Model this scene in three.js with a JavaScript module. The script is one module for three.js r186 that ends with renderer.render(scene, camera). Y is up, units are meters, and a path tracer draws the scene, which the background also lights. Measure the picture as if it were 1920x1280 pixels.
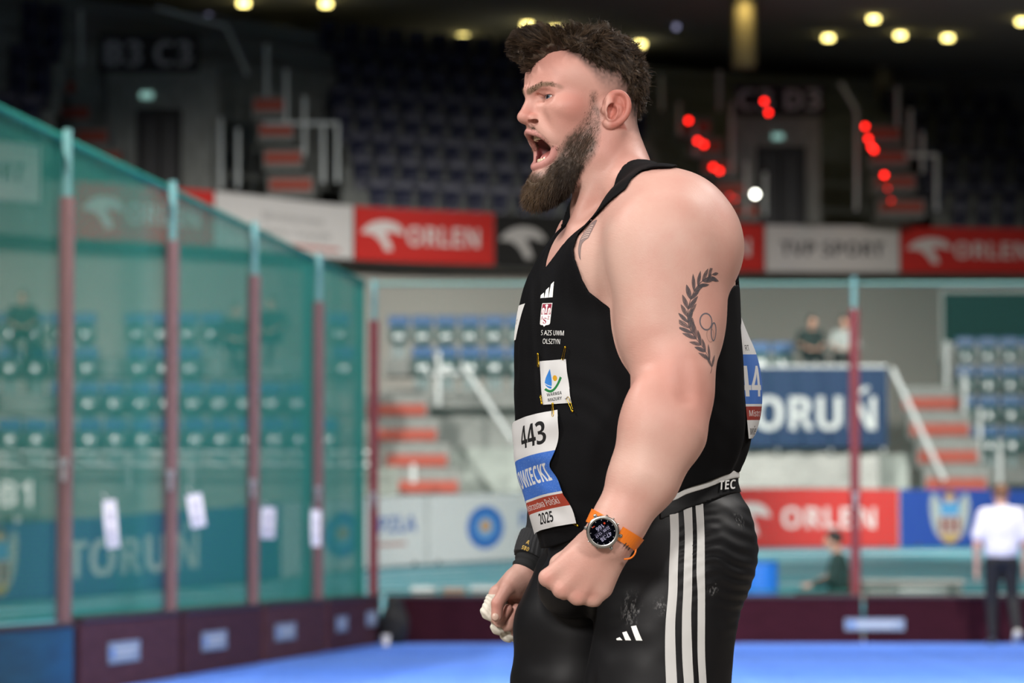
import * as THREE from 'three';
import { mergeGeometries } from 'three/addons/utils/BufferGeometryUtils.js';
import { RoundedBoxGeometry } from 'three/addons/geometries/RoundedBoxGeometry.js';
import { RectAreaLightUniformsLib } from 'three/addons/lights/RectAreaLightUniformsLib.js';
RectAreaLightUniformsLib.init();

// ---------------------------------------------------------------- camera, light, exposure
const scene = new THREE.Scene();
const FOCAL = 6400, EYE = 1.013, PITCH = Math.atan(396 / FOCAL), DIST = 5.926;
const camera = new THREE.PerspectiveCamera(2 * Math.atan(640 / FOCAL) * 180 / Math.PI, 1.5, 0.5, 300);
camera.position.set(0, EYE, 0);
camera.rotation.set(PITCH, 0, 0);
camera.focus = DIST - 0.1;
camera.userData.fStop = 5.3;
const renderer = new THREE.WebGLRenderer({ antialias: true });
renderer.toneMapping = THREE.LinearToneMapping;
renderer.toneMappingExposure = 1.0;
renderer.shadowMap.enabled = true;
scene.background = new THREE.Color(0x000000);
const FLOOD = 300, FLOOD_SPOTS = [
  // x, y, z of the lamp, the floor point it is aimed at (x, z), its share, half its cone
  [-5.5, 7, 8, -0.2, -6, 1.75, 0.42], [5.5, 8, 8, 0.4, -6, 1.25, 0.42], [-10, 11, -5, 0, -6, 1.15, 0.5], [9, 12, -13, 0.4, -6, 1.25, 0.5], [0.5, 13.5, -5, 0.4, -6.5, 0.4, 0.5],  // first two: unseen camera-side floods added to fill the athlete from low
  [-8, 13, -19, 0, -30, 4.4, 0.72], [8, 13, -20, 0, -31, 4.4, 0.72], [-9, 13, -34, -3, -42, 1.7, 0.72], [9, 13, -36, 5, -44, 1.5, 0.72],
  [-10, 12, -44, -7, -62, 4.8, 0.53], [3, 12, -46, 0, -66, 4.2, 0.535], [12, 12, -48, 10, -68, 5, 0.535], [-24, 12, -32, -21, -52, 3, 0.5], [27, 12, -52, 28, -74, 3, 0.5],  // last two: unseen floods added to light the side stands
];
//TESTCAM

// ---------------------------------------------------------------- helpers
const V = (x, y, z) => new THREE.Vector3(x, y, z);
let seedState = 12345;
const rnd = () => { seedState = (seedState + 0x6d2b79f5) | 0; let t = Math.imul(seedState ^ (seedState >>> 15), 1 | seedState); t = (t + Math.imul(t ^ (t >>> 7), 61 | t)) ^ t; return ((t ^ (t >>> 14)) >>> 0) / 4294967296; };
const rr = (a, b) => a + (b - a) * rnd();
const clamp = (x, a = 0, b = 1) => Math.min(b, Math.max(a, x));
const sstep = (a, b, x) => { const t = clamp((x - a) / (b - a)); return t * t * (3 - 2 * t); };
const lerp = (a, b, t) => a + (b - a) * t;
const hash3 = (x, y, z) => { let h = Math.imul(x, 374761393) + Math.imul(y, 668265263) + Math.imul(z, 1274126177) | 0; h = Math.imul(h ^ (h >>> 13), 1274126177); return ((h ^ (h >>> 16)) >>> 0) / 4294967296; };
function noise3(x, y, z) {
  const X = Math.floor(x), Y = Math.floor(y), Z = Math.floor(z), f = (t) => t * t * (3 - 2 * t), u = f(x - X), v = f(y - Y), w = f(z - Z);
  const c = (i, j, k) => hash3(X + i, Y + j, Z + k);
  return lerp(lerp(lerp(c(0, 0, 0), c(1, 0, 0), u), lerp(c(0, 1, 0), c(1, 1, 0), u), v), lerp(lerp(c(0, 0, 1), c(1, 0, 1), u), lerp(c(0, 1, 1), c(1, 1, 1), u), v), w) * 2 - 1;
}
// a point of the place, from where it is seen and how far along -z it stands
function at(px, py, depth) {
  const x = (px - 960) / FOCAL, y = (640 - py) / FOCAL, c = Math.cos(PITCH), s = Math.sin(PITCH);
  const dy = y * c + s, dz = y * s - c, t = -depth / dz;
  return V(x * t, EYE + dy * t, -depth);
}
const used = new Map();
const numbered = (name) => { const n = used.get(name) ?? 0; used.set(name, n + 1); return n ? name + '_' + String(n).padStart(3, '0') : name; };
function shade(o) { o.traverse((c) => { if (c.isMesh) { c.castShadow = true; c.receiveShadow = true; } }); return o; }
function tag(o, label, category, group, kind) { if (label) o.userData.label = label; if (category) o.userData.category = category; if (group) o.userData.group = group; if (kind) o.userData.kind = kind; return o; }
function thing(name, label, category, pos = [0, 0, 0], group, turn = 0) {
  const g = new THREE.Group(); g.name = numbered(name); g.position.set(...pos); g.rotation.y = turn; scene.add(g); return tag(g, label, category, group);
}
function part(name, geo, mat, parent, label) {
  const m = new THREE.Mesh(geo, mat); m.name = name; m.castShadow = m.receiveShadow = true; parent.add(m); if (label) m.userData.label = label; return m;
}
function single(name, geo, mat, label, category, pos = [0, 0, 0], group, kind) {
  const m = new THREE.Mesh(geo, mat); m.name = numbered(name); m.position.set(...pos); m.castShadow = m.receiveShadow = true; scene.add(m); return tag(m, label, category, group, kind);
}
const struct = (name, geo, mat, pos = [0, 0, 0]) => single(name, geo, mat, null, null, pos, null, 'structure');
const std = (color, roughness = 0.6, more = {}) => new THREE.MeshStandardMaterial({ color, roughness, metalness: 0, ...more });
const phys = (color, roughness = 0.6, more = {}) => new THREE.MeshPhysicalMaterial({ color, roughness, metalness: 0, ...more });
function bx(w, h, d, x = 0, y = 0, z = 0) { const g = new THREE.BoxGeometry(w, h, d); g.translate(x, y, z); return g; }
function rbx(w, h, d, x = 0, y = 0, z = 0, r = 0.02, s = 2) { const g = new RoundedBoxGeometry(w, h, d, s, Math.min(r, w / 2.01, h / 2.01, d / 2.01)); g.translate(x, y, z); return g; }
function bar(a, b, r, n = 8) {
  const d = b.clone().sub(a), g = new THREE.CylinderGeometry(r, r, d.length(), n);
  g.applyQuaternion(new THREE.Quaternion().setFromUnitVectors(V(0, 1, 0), d.clone().normalize())); g.translate((a.x + b.x) / 2, (a.y + b.y) / 2, (a.z + b.z) / 2); return g;
}
const merge = (list) => mergeGeometries(list.map((g) => { const h = g.index ? g.toNonIndexed() : g; for (const k of Object.keys(h.attributes)) if (!['position', 'normal', 'uv'].includes(k)) h.deleteAttribute(k); return h; }));
function canvasTex(w, h, draw) {
  const c = document.createElement('canvas'); c.width = w; c.height = h; const g = c.getContext('2d'); draw(g, w, h);
  const t = new THREE.CanvasTexture(c); t.colorSpace = THREE.SRGBColorSpace; return t;
}
function noiseTex(n, fn, srgb = false) {
  const d = new Uint8Array(n * n * 4);
  for (let j = 0; j < n; j++) for (let i = 0; i < n; i++) { const v = fn(i, j); for (let c = 0; c < 3; c++) d[(j * n + i) * 4 + c] = clamp(Array.isArray(v) ? v[c] : v, 0, 255); d[(j * n + i) * 4 + 3] = 255; }
  const t = new THREE.DataTexture(d, n, n); t.wrapS = t.wrapT = THREE.RepeatWrapping; t.magFilter = THREE.LinearFilter; t.minFilter = THREE.LinearFilter; if (srgb) t.colorSpace = THREE.SRGBColorSpace; t.needsUpdate = true; return t;
}

// ---------------------------------------------------------------- distance fields and their mesher
const smin = (a, b, k) => { const h = Math.max(k - Math.abs(a - b), 0); return Math.min(a, b) - h * h / (4 * k); };
const smax = (a, b, k) => -smin(-a, -b, k);
class Field {
  constructor() { this.p = []; }
  add(fn, c, R, k = 0.01, sub = false) { this.p.push({ fn, x: c.x, y: c.y, z: c.z, R, k, sub }); return this; }
  cap(a, ra, b, rb, k = 0.01, sub = false) {
    const dx = b.x - a.x, dy = b.y - a.y, dz = b.z - a.z, l2 = dx * dx + dy * dy + dz * dz || 1e-12;
    return this.add((x, y, z) => {
      const px = x - a.x, py = y - a.y, pz = z - a.z, t = Math.min(1, Math.max(0, (px * dx + py * dy + pz * dz) / l2));
      const qx = px - dx * t, qy = py - dy * t, qz = pz - dz * t; return Math.sqrt(qx * qx + qy * qy + qz * qz) - (ra + (rb - ra) * t);
    }, a.clone().lerp(b, 0.5), Math.sqrt(l2) / 2 + Math.max(ra, rb), k, sub);
  }
  chain(list, k = 0.01, sub = false) { for (let i = 1; i < list.length; i++) this.cap(list[i - 1][0], list[i - 1][1], list[i][0], list[i][1], k, sub); return this; }
  // ellipsoid with radii along three axes (unit vectors)
  ell(c, r, k = 0.01, sub = false, ax = V(1, 0, 0), ay = V(0, 1, 0), az = V(0, 0, 1)) {
    const m = Math.min(...r);
    return this.add((x, y, z) => {
      const px = x - c.x, py = y - c.y, pz = z - c.z;
      const a = (px * ax.x + py * ax.y + pz * ax.z) / r[0], b = (px * ay.x + py * ay.y + pz * ay.z) / r[1], d = (px * az.x + py * az.y + pz * az.z) / r[2];
      const k0 = Math.sqrt(a * a + b * b + d * d), k1 = Math.sqrt(a * a / (r[0] * r[0]) + b * b / (r[1] * r[1]) + d * d / (r[2] * r[2]));
      return k1 < 1e-9 ? -m : k0 * (k0 - 1) / k1;
    }, c, Math.max(...r), k, sub);
  }
  at(x, y, z, list = this.p) {
    let d = 1e3;
    for (let i = 0; i < list.length; i++) {
      const p = list[i], ex = x - p.x, ey = y - p.y, ez = z - p.z, lb = Math.sqrt(ex * ex + ey * ey + ez * ez) - p.R;
      if (p.sub) { if (lb > p.k - d) continue; d = smax(d, -p.fn(x, y, z), p.k); }
      else { if (lb > d + p.k) continue; d = smin(d, p.fn(x, y, z), p.k); }
    }
    return d;
  }
  // the same field for points within r of c only, with the far pieces left out
  near(x, y, z, r) {
    const d = this.at(x, y, z), list = this.p.filter((p) => { const lb = Math.hypot(x - p.x, y - p.y, z - p.z) - p.R - r; return p.sub ? lb <= p.k - d + 2 * r : lb <= Math.max(d, 0) + 2 * r + p.k; });
    return (a, b, c) => this.at(a, b, c, list);
  }
  get f() { const f = (x, y, z) => this.at(x, y, z); f.near = (x, y, z, r) => this.near(x, y, z, r); return f; }
}
function grad(f, x, y, z, e, out) {
  out.set(f(x + e, y, z) - f(x - e, y, z), f(x, y + e, z) - f(x, y - e, z), f(x, y, z + e) - f(x, y, z - e));
  return out.multiplyScalar(1 / (2 * e));
}
// surface nets over the blocks that the surface passes through; vertices settle on the surface
function meshField(f, lo, hi, h, keep, ge = 0.5) {
  const B = 6, nx = Math.ceil((hi.x - lo.x) / h / B) * B + 1, ny = Math.ceil((hi.y - lo.y) / h / B) * B + 1, nz = Math.ceil((hi.z - lo.z) / h / B) * B + 1;
  const val = new Float32Array(nx * ny * nz).fill(NaN), ix = (i, j, k) => (k * ny + j) * nx + i, blocks = [], local = new Map(), lim = B * h * 1.35;
  for (let k = 0; k < nz - 1; k += B) for (let j = 0; j < ny - 1; j += B) for (let i = 0; i < nx - 1; i += B) {
    if (Math.abs(f(lo.x + (i + B / 2) * h, lo.y + (j + B / 2) * h, lo.z + (k + B / 2) * h)) > lim) continue;
    const fl = f.near ? f.near(lo.x + (i + B / 2) * h, lo.y + (j + B / 2) * h, lo.z + (k + B / 2) * h, B * h * 0.87 + 2 * h) : f;
    blocks.push([i, j, k]); local.set(((k / B) * ny + j / B) * nx + i / B, fl);
    for (let c = k; c <= k + B; c++) for (let b = j; b <= j + B; b++) for (let a = i; a <= i + B; a++) { const q = ix(a, b, c); if (Number.isNaN(val[q])) val[q] = fl(lo.x + a * h, lo.y + b * h, lo.z + c * h); }
  }
  const vid = new Map(), pos = [], nor = [], idx = [], g = V(0, 0, 0);
  const E = [[0, 1], [2, 3], [4, 5], [6, 7], [0, 2], [1, 3], [4, 6], [5, 7], [0, 4], [1, 5], [2, 6], [3, 7]];
  const cell = (i, j, k) => {
    if (i < 0 || j < 0 || k < 0 || i >= nx - 1 || j >= ny - 1 || k >= nz - 1) return -1;
    const key = ix(i, j, k); if (vid.has(key)) return vid.get(key);
    const c = []; for (let n = 0; n < 8; n++) c.push(val[ix(i + (n & 1), j + ((n >> 1) & 1), k + (n >> 2))]);
    let sx = 0, sy = 0, sz = 0, m = 0;
    for (const [a, b] of E) if ((c[a] < 0) !== (c[b] < 0)) { const t = c[a] / (c[a] - c[b]); sx += (a & 1) + ((b & 1) - (a & 1)) * t; sy += ((a >> 1) & 1) + (((b >> 1) & 1) - ((a >> 1) & 1)) * t; sz += (a >> 2) + ((b >> 2) - (a >> 2)) * t; m++; }
    if (!m || c.some(Number.isNaN)) { vid.set(key, -1); return -1; }
    let x = lo.x + (i + sx / m) * h, y = lo.y + (j + sy / m) * h, z = lo.z + (k + sz / m) * h;
    const fl = local.get((Math.floor(k / B) * ny + Math.floor(j / B)) * nx + Math.floor(i / B)) ?? f;
    for (let it = 0; it < 2; it++) {
      const d = fl(x, y, z); grad(fl, x, y, z, h * ge, g); const l = g.lengthSq() || 1; const s = Math.max(-0.6 * h, Math.min(0.6 * h, d / Math.sqrt(l)));
      const q = s / Math.sqrt(l); x -= g.x * q; y -= g.y * q; z -= g.z * q;
    }
    grad(fl, x, y, z, h * ge, g).normalize();
    const id = pos.length / 3; pos.push(x, y, z); nor.push(g.x, g.y, g.z); vid.set(key, id); return id;
  };
  const quad = (a, b, c, d, flip) => { if (a < 0 || b < 0 || c < 0 || d < 0) return; if (flip) idx.push(a, c, b, a, d, c); else idx.push(a, b, c, a, c, d); };
  for (const [bi, bj, bk] of blocks) for (let k = bk; k < bk + B; k++) for (let j = bj; j < bj + B; j++) for (let i = bi; i < bi + B; i++) {
    if (keep && !keep(lo.x + i * h, lo.y + j * h, lo.z + k * h)) continue;
    const v0 = val[ix(i, j, k)];
    const t = (v1, q) => { if (!Number.isNaN(v1) && (v0 < 0) !== (v1 < 0)) q(v0 < 0); };
    t(val[ix(i + 1, j, k)], (n) => quad(cell(i, j - 1, k - 1), cell(i, j, k - 1), cell(i, j, k), cell(i, j - 1, k), !n));
    t(val[ix(i, j + 1, k)], (n) => quad(cell(i - 1, j, k - 1), cell(i - 1, j, k), cell(i, j, k), cell(i, j, k - 1), !n));
    t(val[ix(i, j, k + 1)], (n) => quad(cell(i - 1, j - 1, k), cell(i, j - 1, k), cell(i, j, k), cell(i - 1, j, k), !n));
  }
  const geo = new THREE.BufferGeometry();
  geo.setAttribute('position', new THREE.Float32BufferAttribute(pos, 3)); geo.setAttribute('normal', new THREE.Float32BufferAttribute(nor, 3)); geo.setIndex(idx);
  return geo;
}
// flat metres as uv, the same for all the cloth or skin of one figure
function metreUV(geo, ux = [1, 0, -0.6], uy = [0, 1, 0.25]) {
  const p = geo.attributes.position, uv = new Float32Array(p.count * 2);
  for (let i = 0; i < p.count; i++) { uv[2 * i] = p.getX(i) * ux[0] + p.getY(i) * ux[1] + p.getZ(i) * ux[2]; uv[2 * i + 1] = p.getX(i) * uy[0] + p.getY(i) * uy[1] + p.getZ(i) * uy[2]; }
  geo.setAttribute('uv', new THREE.BufferAttribute(uv, 2)); return geo;
}
function paint(geo, fn) {
  const p = geo.attributes.position, n = geo.attributes.normal, c = new Float32Array(p.count * 3), v = V(0, 0, 0), w = V(0, 0, 0);
  for (let i = 0; i < p.count; i++) { const q = fn(v.fromBufferAttribute(p, i), w.fromBufferAttribute(n, i)); c.set(q, i * 3); }
  geo.setAttribute('color', new THREE.BufferAttribute(c, 3)); return geo;
}
// walk from q along dir until the field is `off` away
function march(f, q, dir, off, most = 0.5) {
  let t = 0; for (let i = 0; i < 80 && t < most; i++) { const d = f(q.x + dir.x * t, q.y + dir.y * t, q.z + dir.z * t) - off; if (d < 1e-4) break; t += d * 0.8; }
  return q.clone().addScaledVector(dir, Math.min(t, most));
}
function gridGeo(nu, nv, fn) {
  const pos = [], uv = [], idx = [];
  for (let j = 0; j <= nv; j++) for (let i = 0; i <= nu; i++) { const q = fn(i / nu, j / nv); pos.push(q.x, q.y, q.z); uv.push(i / nu, j / nv); }
  for (let j = 0; j < nv; j++) for (let i = 0; i < nu; i++) { const a = j * (nu + 1) + i, b = a + 1, c = a + nu + 1, d = c + 1; idx.push(a, b, d, a, d, c); }
  const g = new THREE.BufferGeometry(); g.setAttribute('position', new THREE.Float32BufferAttribute(pos, 3)); g.setAttribute('uv', new THREE.Float32BufferAttribute(uv, 2)); g.setIndex(idx); g.computeVertexNormals(); return g;
}
// a sheet w by h laid on a field round the surface point nearest to c, seen along its normal
function sheet(f, c, w, h, turn, off, nu, nv, bend) {
  const n = grad(f, c.x, c.y, c.z, 0.01, V(0, 0, 0)).normalize(), up0 = V(0, 1, 0).addScaledVector(n, -n.y).normalize(), rt0 = up0.clone().cross(n);
  const rt = rt0.clone().multiplyScalar(Math.cos(turn)).addScaledVector(up0, Math.sin(turn)), up = up0.clone().multiplyScalar(Math.cos(turn)).addScaledVector(rt0, -Math.sin(turn));
  const g = gridGeo(nu, nv, (u, v) => march(f, c.clone().addScaledVector(rt, (u - 0.5) * w + (bend ? bend(v) : 0)).addScaledVector(up, (v - 0.5) * h).addScaledVector(n, 0.06), n.clone().negate(), off, 0.14));
  return g;
}
// many thin tapering hairs as one geometry; each hair is a list of points
class Hairs {
  constructor() { this.pos = []; this.nor = []; this.col = []; this.idx = []; }
  add(pts, r0, r1, col, sides = 3) {
    const n = pts.length, base = this.pos.length / 3, t = V(0, 0, 0), a = V(0, 0, 0), b = V(0, 0, 0);
    for (let i = 0; i < n; i++) {
      t.copy(pts[Math.min(i + 1, n - 1)]).sub(pts[Math.max(i - 1, 0)]).normalize();
      a.set(Math.abs(t.y) < 0.9 ? 0 : 1, Math.abs(t.y) < 0.9 ? 1 : 0, 0).cross(t).normalize(); b.copy(t).cross(a);
      const r = lerp(r0, r1, (i / (n - 1)) ** 1.5);
      for (let s = 0; s < sides; s++) {
        const w = s / sides * Math.PI * 2, c = Math.cos(w), d = Math.sin(w), x = a.x * c + b.x * d, y = a.y * c + b.y * d, z = a.z * c + b.z * d;
        this.pos.push(pts[i].x + x * r, pts[i].y + y * r, pts[i].z + z * r); this.nor.push(x, y, z); this.col.push(...col);
        if (i < n - 1) { const p = base + i * sides + s, q = base + i * sides + (s + 1) % sides; this.idx.push(p, q, q + sides, p, q + sides, p + sides); }
      }
    }
  }
  geo() {
    const g = new THREE.BufferGeometry(); g.setAttribute('position', new THREE.Float32BufferAttribute(this.pos, 3)); g.setAttribute('normal', new THREE.Float32BufferAttribute(this.nor, 3)); g.setAttribute('color', new THREE.Float32BufferAttribute(this.col, 3)); g.setIndex(this.idx); return g;
  }
}

// ---------------------------------------------------------------- the athlete
const BASE = V(0.213, 0, -DIST);
const A = (px, py, z = 0) => at(px, py, DIST - z).sub(BASE);
const R = (n, z = 0) => n * (DIST - z) / FOCAL;
const ROOT = thing('person', 'shouting bearded man in black tank top and striped tights, fists clenched', 'person', BASE.toArray());

// head axes: forward, up, towards his left
const YAW = 25 * Math.PI / 180, HF = V(-Math.cos(YAW), 0, Math.sin(YAW)), HU = V(0, 1, 0), HL = V(Math.sin(YAW), 0, Math.cos(YAW));
const HO = A(1100, 216, 0);
const H = (f, u, l) => HO.clone().addScaledVector(HF, f).addScaledVector(HU, u).addScaledVector(HL, l);
const toHead = (p) => { const x = p.x - HO.x, y = p.y - HO.y, z = p.z - HO.z; return [x * HF.x + z * HF.z, y, x * HL.x + z * HL.z]; };

function polyDist(pts, x, y) {   // signed: below 0 inside
  let d = 1e9, s = 1;
  for (let i = 0, j = pts.length - 1; i < pts.length; j = i++) {
    const [ax, ay] = pts[i], [bx_, by] = pts[j], ex = bx_ - ax, ey = by - ay, wx = x - ax, wy = y - ay, t = clamp((wx * ex + wy * ey) / (ex * ex + ey * ey));
    d = Math.min(d, (wx - ex * t) ** 2 + (wy - ey * t) ** 2);
    const c1 = y >= ay, c2 = y < by, c3 = ex * wy > ey * wx; if ((c1 && c2 && c3) || (!c1 && !c2 && !c3)) s = -s;
  }
  return s * Math.sqrt(d);
}
const catmull = (rows, x) => {   // rows sorted by rows[i][0]; smooth, returns the other columns
  let i = 0; while (i < rows.length - 2 && x > rows[i + 1][0]) i++;
  const a = rows[Math.max(i - 1, 0)], b = rows[i], c = rows[i + 1], d = rows[Math.min(i + 2, rows.length - 1)], t = clamp((x - b[0]) / (c[0] - b[0]));
  return b.slice(1).map((_, k) => { const m1 = (c[k + 1] - a[k + 1]) / (c[0] - a[0]) * (c[0] - b[0]), m2 = (d[k + 1] - b[k + 1]) / (d[0] - b[0]) * (c[0] - b[0]); return (2 * t ** 3 - 3 * t * t + 1) * b[k + 1] + (t ** 3 - 2 * t * t + t) * m1 + (-2 * t ** 3 + 3 * t * t) * c[k + 1] + (t ** 3 - t * t) * m2; });
};
// a trunk of oval cross sections: rows [pixel row, left edge, right edge, half breadth]
const BODY_YAW = 24 * Math.PI / 180, bc = Math.cos(BODY_YAW), bs = Math.sin(BODY_YAW);
function trunk(rows) {
  const t = rows.map(([py, l, r, b]) => { const p = A((l + r) / 2, py), w = R((r - l) / 2); return [p.y, p.x, Math.sqrt(Math.max(w * w - b * b * bs * bs, 0.0004)) / bc, b]; }).sort((a, b) => a[0] - b[0]);
  const N = 240, y0 = t[0][0], y1 = t[t.length - 1][0], tab = []; for (let i = 0; i <= N; i++) tab.push(catmull(t, lerp(y0, y1, i / N)));
  const sec = (y) => { const s = clamp((y - y0) / (y1 - y0)) * N, i = Math.min(N - 1, Math.floor(s)), f = s - i; return tab[i].map((v, k) => v + (tab[i + 1][k] - v) * f); };
  const fn = (x, y, z) => {
    const s = clamp((y - y0) / (y1 - y0)) * N, i = Math.min(N - 1, Math.floor(s)), f = s - i, p = tab[i], q = tab[i + 1];
    const cx = p[0] + (q[0] - p[0]) * f, a = p[1] + (q[1] - p[1]) * f, b = p[2] + (q[2] - p[2]) * f, dx = x - cx;
    const u = (-dx * bc + z * bs) / a, v = (dx * bs + z * bc) / b, k0 = Math.sqrt(u * u + v * v), k1 = Math.sqrt(u * u / (a * a) + v * v / (b * b));
    const d = k1 < 1e-9 ? -Math.min(a, b) : k0 * (k0 - 1) / k1, e = Math.max(y - y1, y0 - y);
    return e > 0 ? (d > 0 ? Math.sqrt(d * d + e * e) : e) : Math.max(d, e);
  };
  return { fn, sec, y0, y1, c: V(t[0][1], (y0 + y1) / 2, 0), R: 0.75 };
}
const TORSO = trunk([[385, 1120, 1270, 0.10], [410, 1078, 1318, 0.145], [445, 1036, 1352, 0.185], [500, 1003, 1372, 0.205], [546, 984, 1378, 0.21], [612, 972, 1380, 0.212], [720, 971, 1384, 0.21], [790, 971, 1384, 0.205], [850, 975, 1378, 0.2], [905, 990, 1370, 0.19], [950, 1012, 1375, 0.18], [985, 1040, 1375, 0.17]]);
const TANK = trunk([[330, 1130, 1290, 0.08], [385, 1112, 1282, 0.106], [410, 1072, 1325, 0.15], [445, 1030, 1358, 0.19], [500, 997, 1379, 0.211], [546, 978, 1384, 0.216], [612, 965.5, 1389, 0.219], [680, 963.5, 1396, 0.218], [735, 964, 1402, 0.216], [790, 965, 1407, 0.213], [830, 967, 1405, 0.208], [862, 970, 1396, 0.204], [885, 973, 1386, 0.202], [930, 984, 1384, 0.2], [975, 998, 1390, 0.197], [1030, 1014, 1392, 0.19]]);

// ---- the body's one field
const body = new Field();
body.add(TORSO.fn, TORSO.c, TORSO.R, 0.02);
// neck and trapezius
body.cap(A(1130, 225, 0.0), R(63), A(1146, 320, 0.005), R(66), 0.03);
body.cap(A(1146, 320, 0.005), R(66), A(1172, 420, 0), R(92), 0.03);
body.cap(A(1172, 338, 0.03), R(42), A(1240, 372, 0.15), R(52), 0.035);
body.cap(A(1150, 335, -0.03), R(42), A(1125, 385, -0.15), R(48), 0.035);
body.cap(A(1153, 243, 0.056), R(15), A(1078, 425, 0.055), R(15), 0.022);   // sternomastoid
body.ell(A(1085, 392, 0.015), [R(16), R(26), R(15)], 0.02);                // throat
// near shoulder and arm
body.ell(A(1250, 450, 0.165), [R(137, 0.16), R(136, 0.16), 0.122], 0.02);
body.cap(A(1250, 480, 0.19), R(114, 0.19), A(1264, 700, 0.255), R(70, 0.25), 0.03);
body.ell(A(1222, 600, 0.235), [R(66, 0.2), R(105, 0.2), 0.07], 0.03);        // biceps
body.ell(A(1300, 590, 0.2), [R(60, 0.2), R(120, 0.2), 0.075], 0.03);         // triceps
body.ell(A(1236, 475, 0.255), [R(92, 0.25), R(110, 0.25), 0.05], 0.04);      // deltoid front
body.ell(A(1330, 470, 0.17), [R(58, 0.2), R(80, 0.2), 0.08], 0.03);
body.cap(A(1264, 700, 0.255), R(68, 0.25), A(1258, 745, 0.265), R(66, 0.26), 0.03);
body.chain([[A(1258, 745, 0.265), R(65, 0.27)], [A(1243, 805, 0.28), R(76, 0.28)], [A(1207, 895, 0.3), R(61, 0.3)], [A(1160, 980, 0.31), R(45, 0.31)], [A(1142, 1010, 0.31), R(45, 0.31)]], 0.03);
body.ell(A(1303, 748, 0.262), [R(24, 0.25), R(34, 0.25), 0.028], 0.025);     // elbow point
body.ell(A(1212, 795, 0.315), [R(40, 0.3), R(85, 0.3), 0.035], 0.03);        // brachioradialis
body.cap(A(1288, 680, 0.338), R(3), A(1292, 735, 0.338), R(3), 0.03, true);
// chest beside the armpit
body.ell(A(1130, 500, 0.15), [R(62), R(80), 0.06], 0.03);
// far shoulder and arm
body.ell(A(1118, 462, -0.2), [R(80, -0.2), R(86, -0.2), 0.1], 0.03);
body.chain([[A(1112, 480, -0.25), R(72, -0.2)], [A(1098, 740, -0.31), R(56, -0.3)], [A(1082, 815, -0.31), R(60, -0.3)], [A(1030, 985, -0.24), R(33, -0.2)], [A(986, 1072, -0.2), R(24, -0.2)]], 0.03);

// head
const smoothChain = (list, n, k, F = body) => {   // the same through a smooth curve
  const cv = new THREE.CatmullRomCurve3(list.map((q) => q[0])), out = [], m = list.length - 1;
  for (let i = 0; i <= n; i++) { const t = i / n * m, j = Math.min(m - 1, Math.floor(t)); out.push([cv.getPoint(i / n), lerp(list[j][1], list[j + 1][1], t - j)]); }
  F.chain(out, k);
};
const both = (fn) => { fn(1); fn(-1); };
const hell = (f, u, l, r, k, sub) => body.ell(H(f, u, l), r, k, sub, HF, HU, HL);
hell(0.0, 0.05, 0, [0.104, 0.081, 0.078], 0.02);
hell(0.05, 0.06, 0, [0.057, 0.054, 0.062], 0.03);
hell(0.046, -0.014, 0, [0.056, 0.06, 0.06], 0.03);
hell(0.045, -0.07, 0, [0.046, 0.055, 0.05], 0.03);
hell(0.085, -0.02, 0, [0.029, 0.030, 0.025], 0.02);
hell(0.084, -0.118, 0, [0.022, 0.022, 0.024], 0.02);
both((s) => {
  hell(0.064, 0.003, 0.043 * s, [0.03, 0.021, 0.027], 0.025);                       // cheekbone
  hell(0.078, -0.032, 0.03 * s, [0.019, 0.026, 0.02], 0.02);                         // raised cheek
  body.chain([[H(-0.004, -0.012, 0.062 * s), 0.017], [H(0.006, -0.072, 0.055 * s), 0.019], [H(0.074, -0.122, 0.018 * s), 0.02]], 0.025);
  body.cap(H(0.1065, 0.0365, 0.008 * s), 0.0105, H(0.0785, 0.0425, 0.043 * s), 0.0125, 0.012);   // brow ridge
});
body.cap(H(0.104, 0.027, 0), 0.0085, H(0.1185, -0.007, 0), 0.0115, 0.010);           // nose
body.ell(H(0.119, -0.0105, 0), [0.0135, 0.0105, 0.0125], 0.006, false, HF, HU, HL);
both((s) => {
  body.ell(H(0.1055, -0.013, 0.0155 * s), [0.0135, 0.0102, 0.0085], 0.0035, false, HF, HU, HL);
  body.ell(H(0.1095, -0.0205, 0.0145 * s), [0.0105, 0.0062, 0.0078], 0.0025, true, HF, HU, HL);   // nostril
  body.ell(H(0.106, -0.015, 0.012 * s), [0.006, 0.0075, 0.0042], 0.002, true, HF, HU, HL);
  hell(0.102, 0.0225, 0.034 * s, [0.0155, 0.0115, 0.02], 0.010, true);                             // socket
  body.ell(H(0.082, 0.0225, 0.033 * s), [0.0139, 0.0135, 0.0155], 0.005, false, HF, HU, HL);
  body.cap(H(0.092, 0.0125, 0.021 * s), 0.0045, H(0.081, 0.013, 0.046 * s), 0.0055, 0.005);
  body.cap(H(0.096, 0.0325, 0.02 * s), 0.0045, H(0.08, 0.0335, 0.048 * s), 0.007, 0.006);                           // lids
  body.cap(H(0.1, 0.0275, 0.017 * s), 0.002, H(0.09, 0.013, 0.026 * s), 0.0012, 0.006, true);
  body.ell(H(0.0935, 0.0225, 0.034 * s), [0.0095, 0.0034, 0.0128], 0.0015, true, HF, V(HL.x * -0.12 * s, 0.99, HL.z * -0.12 * s).normalize(), HL);   // slit between the lids
  body.cap(H(0.108, -0.003, 0.0275 * s), 0.0012, H(0.092, -0.044, 0.055 * s), 0.0003, 0.02, true);      // fold beside the nose
  body.cap(H(0.1175, 0.052, 0.006 * s), 0.001, H(0.112, 0.037, 0.005 * s), 0.001, 0.005, true);      // frown
});
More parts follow.
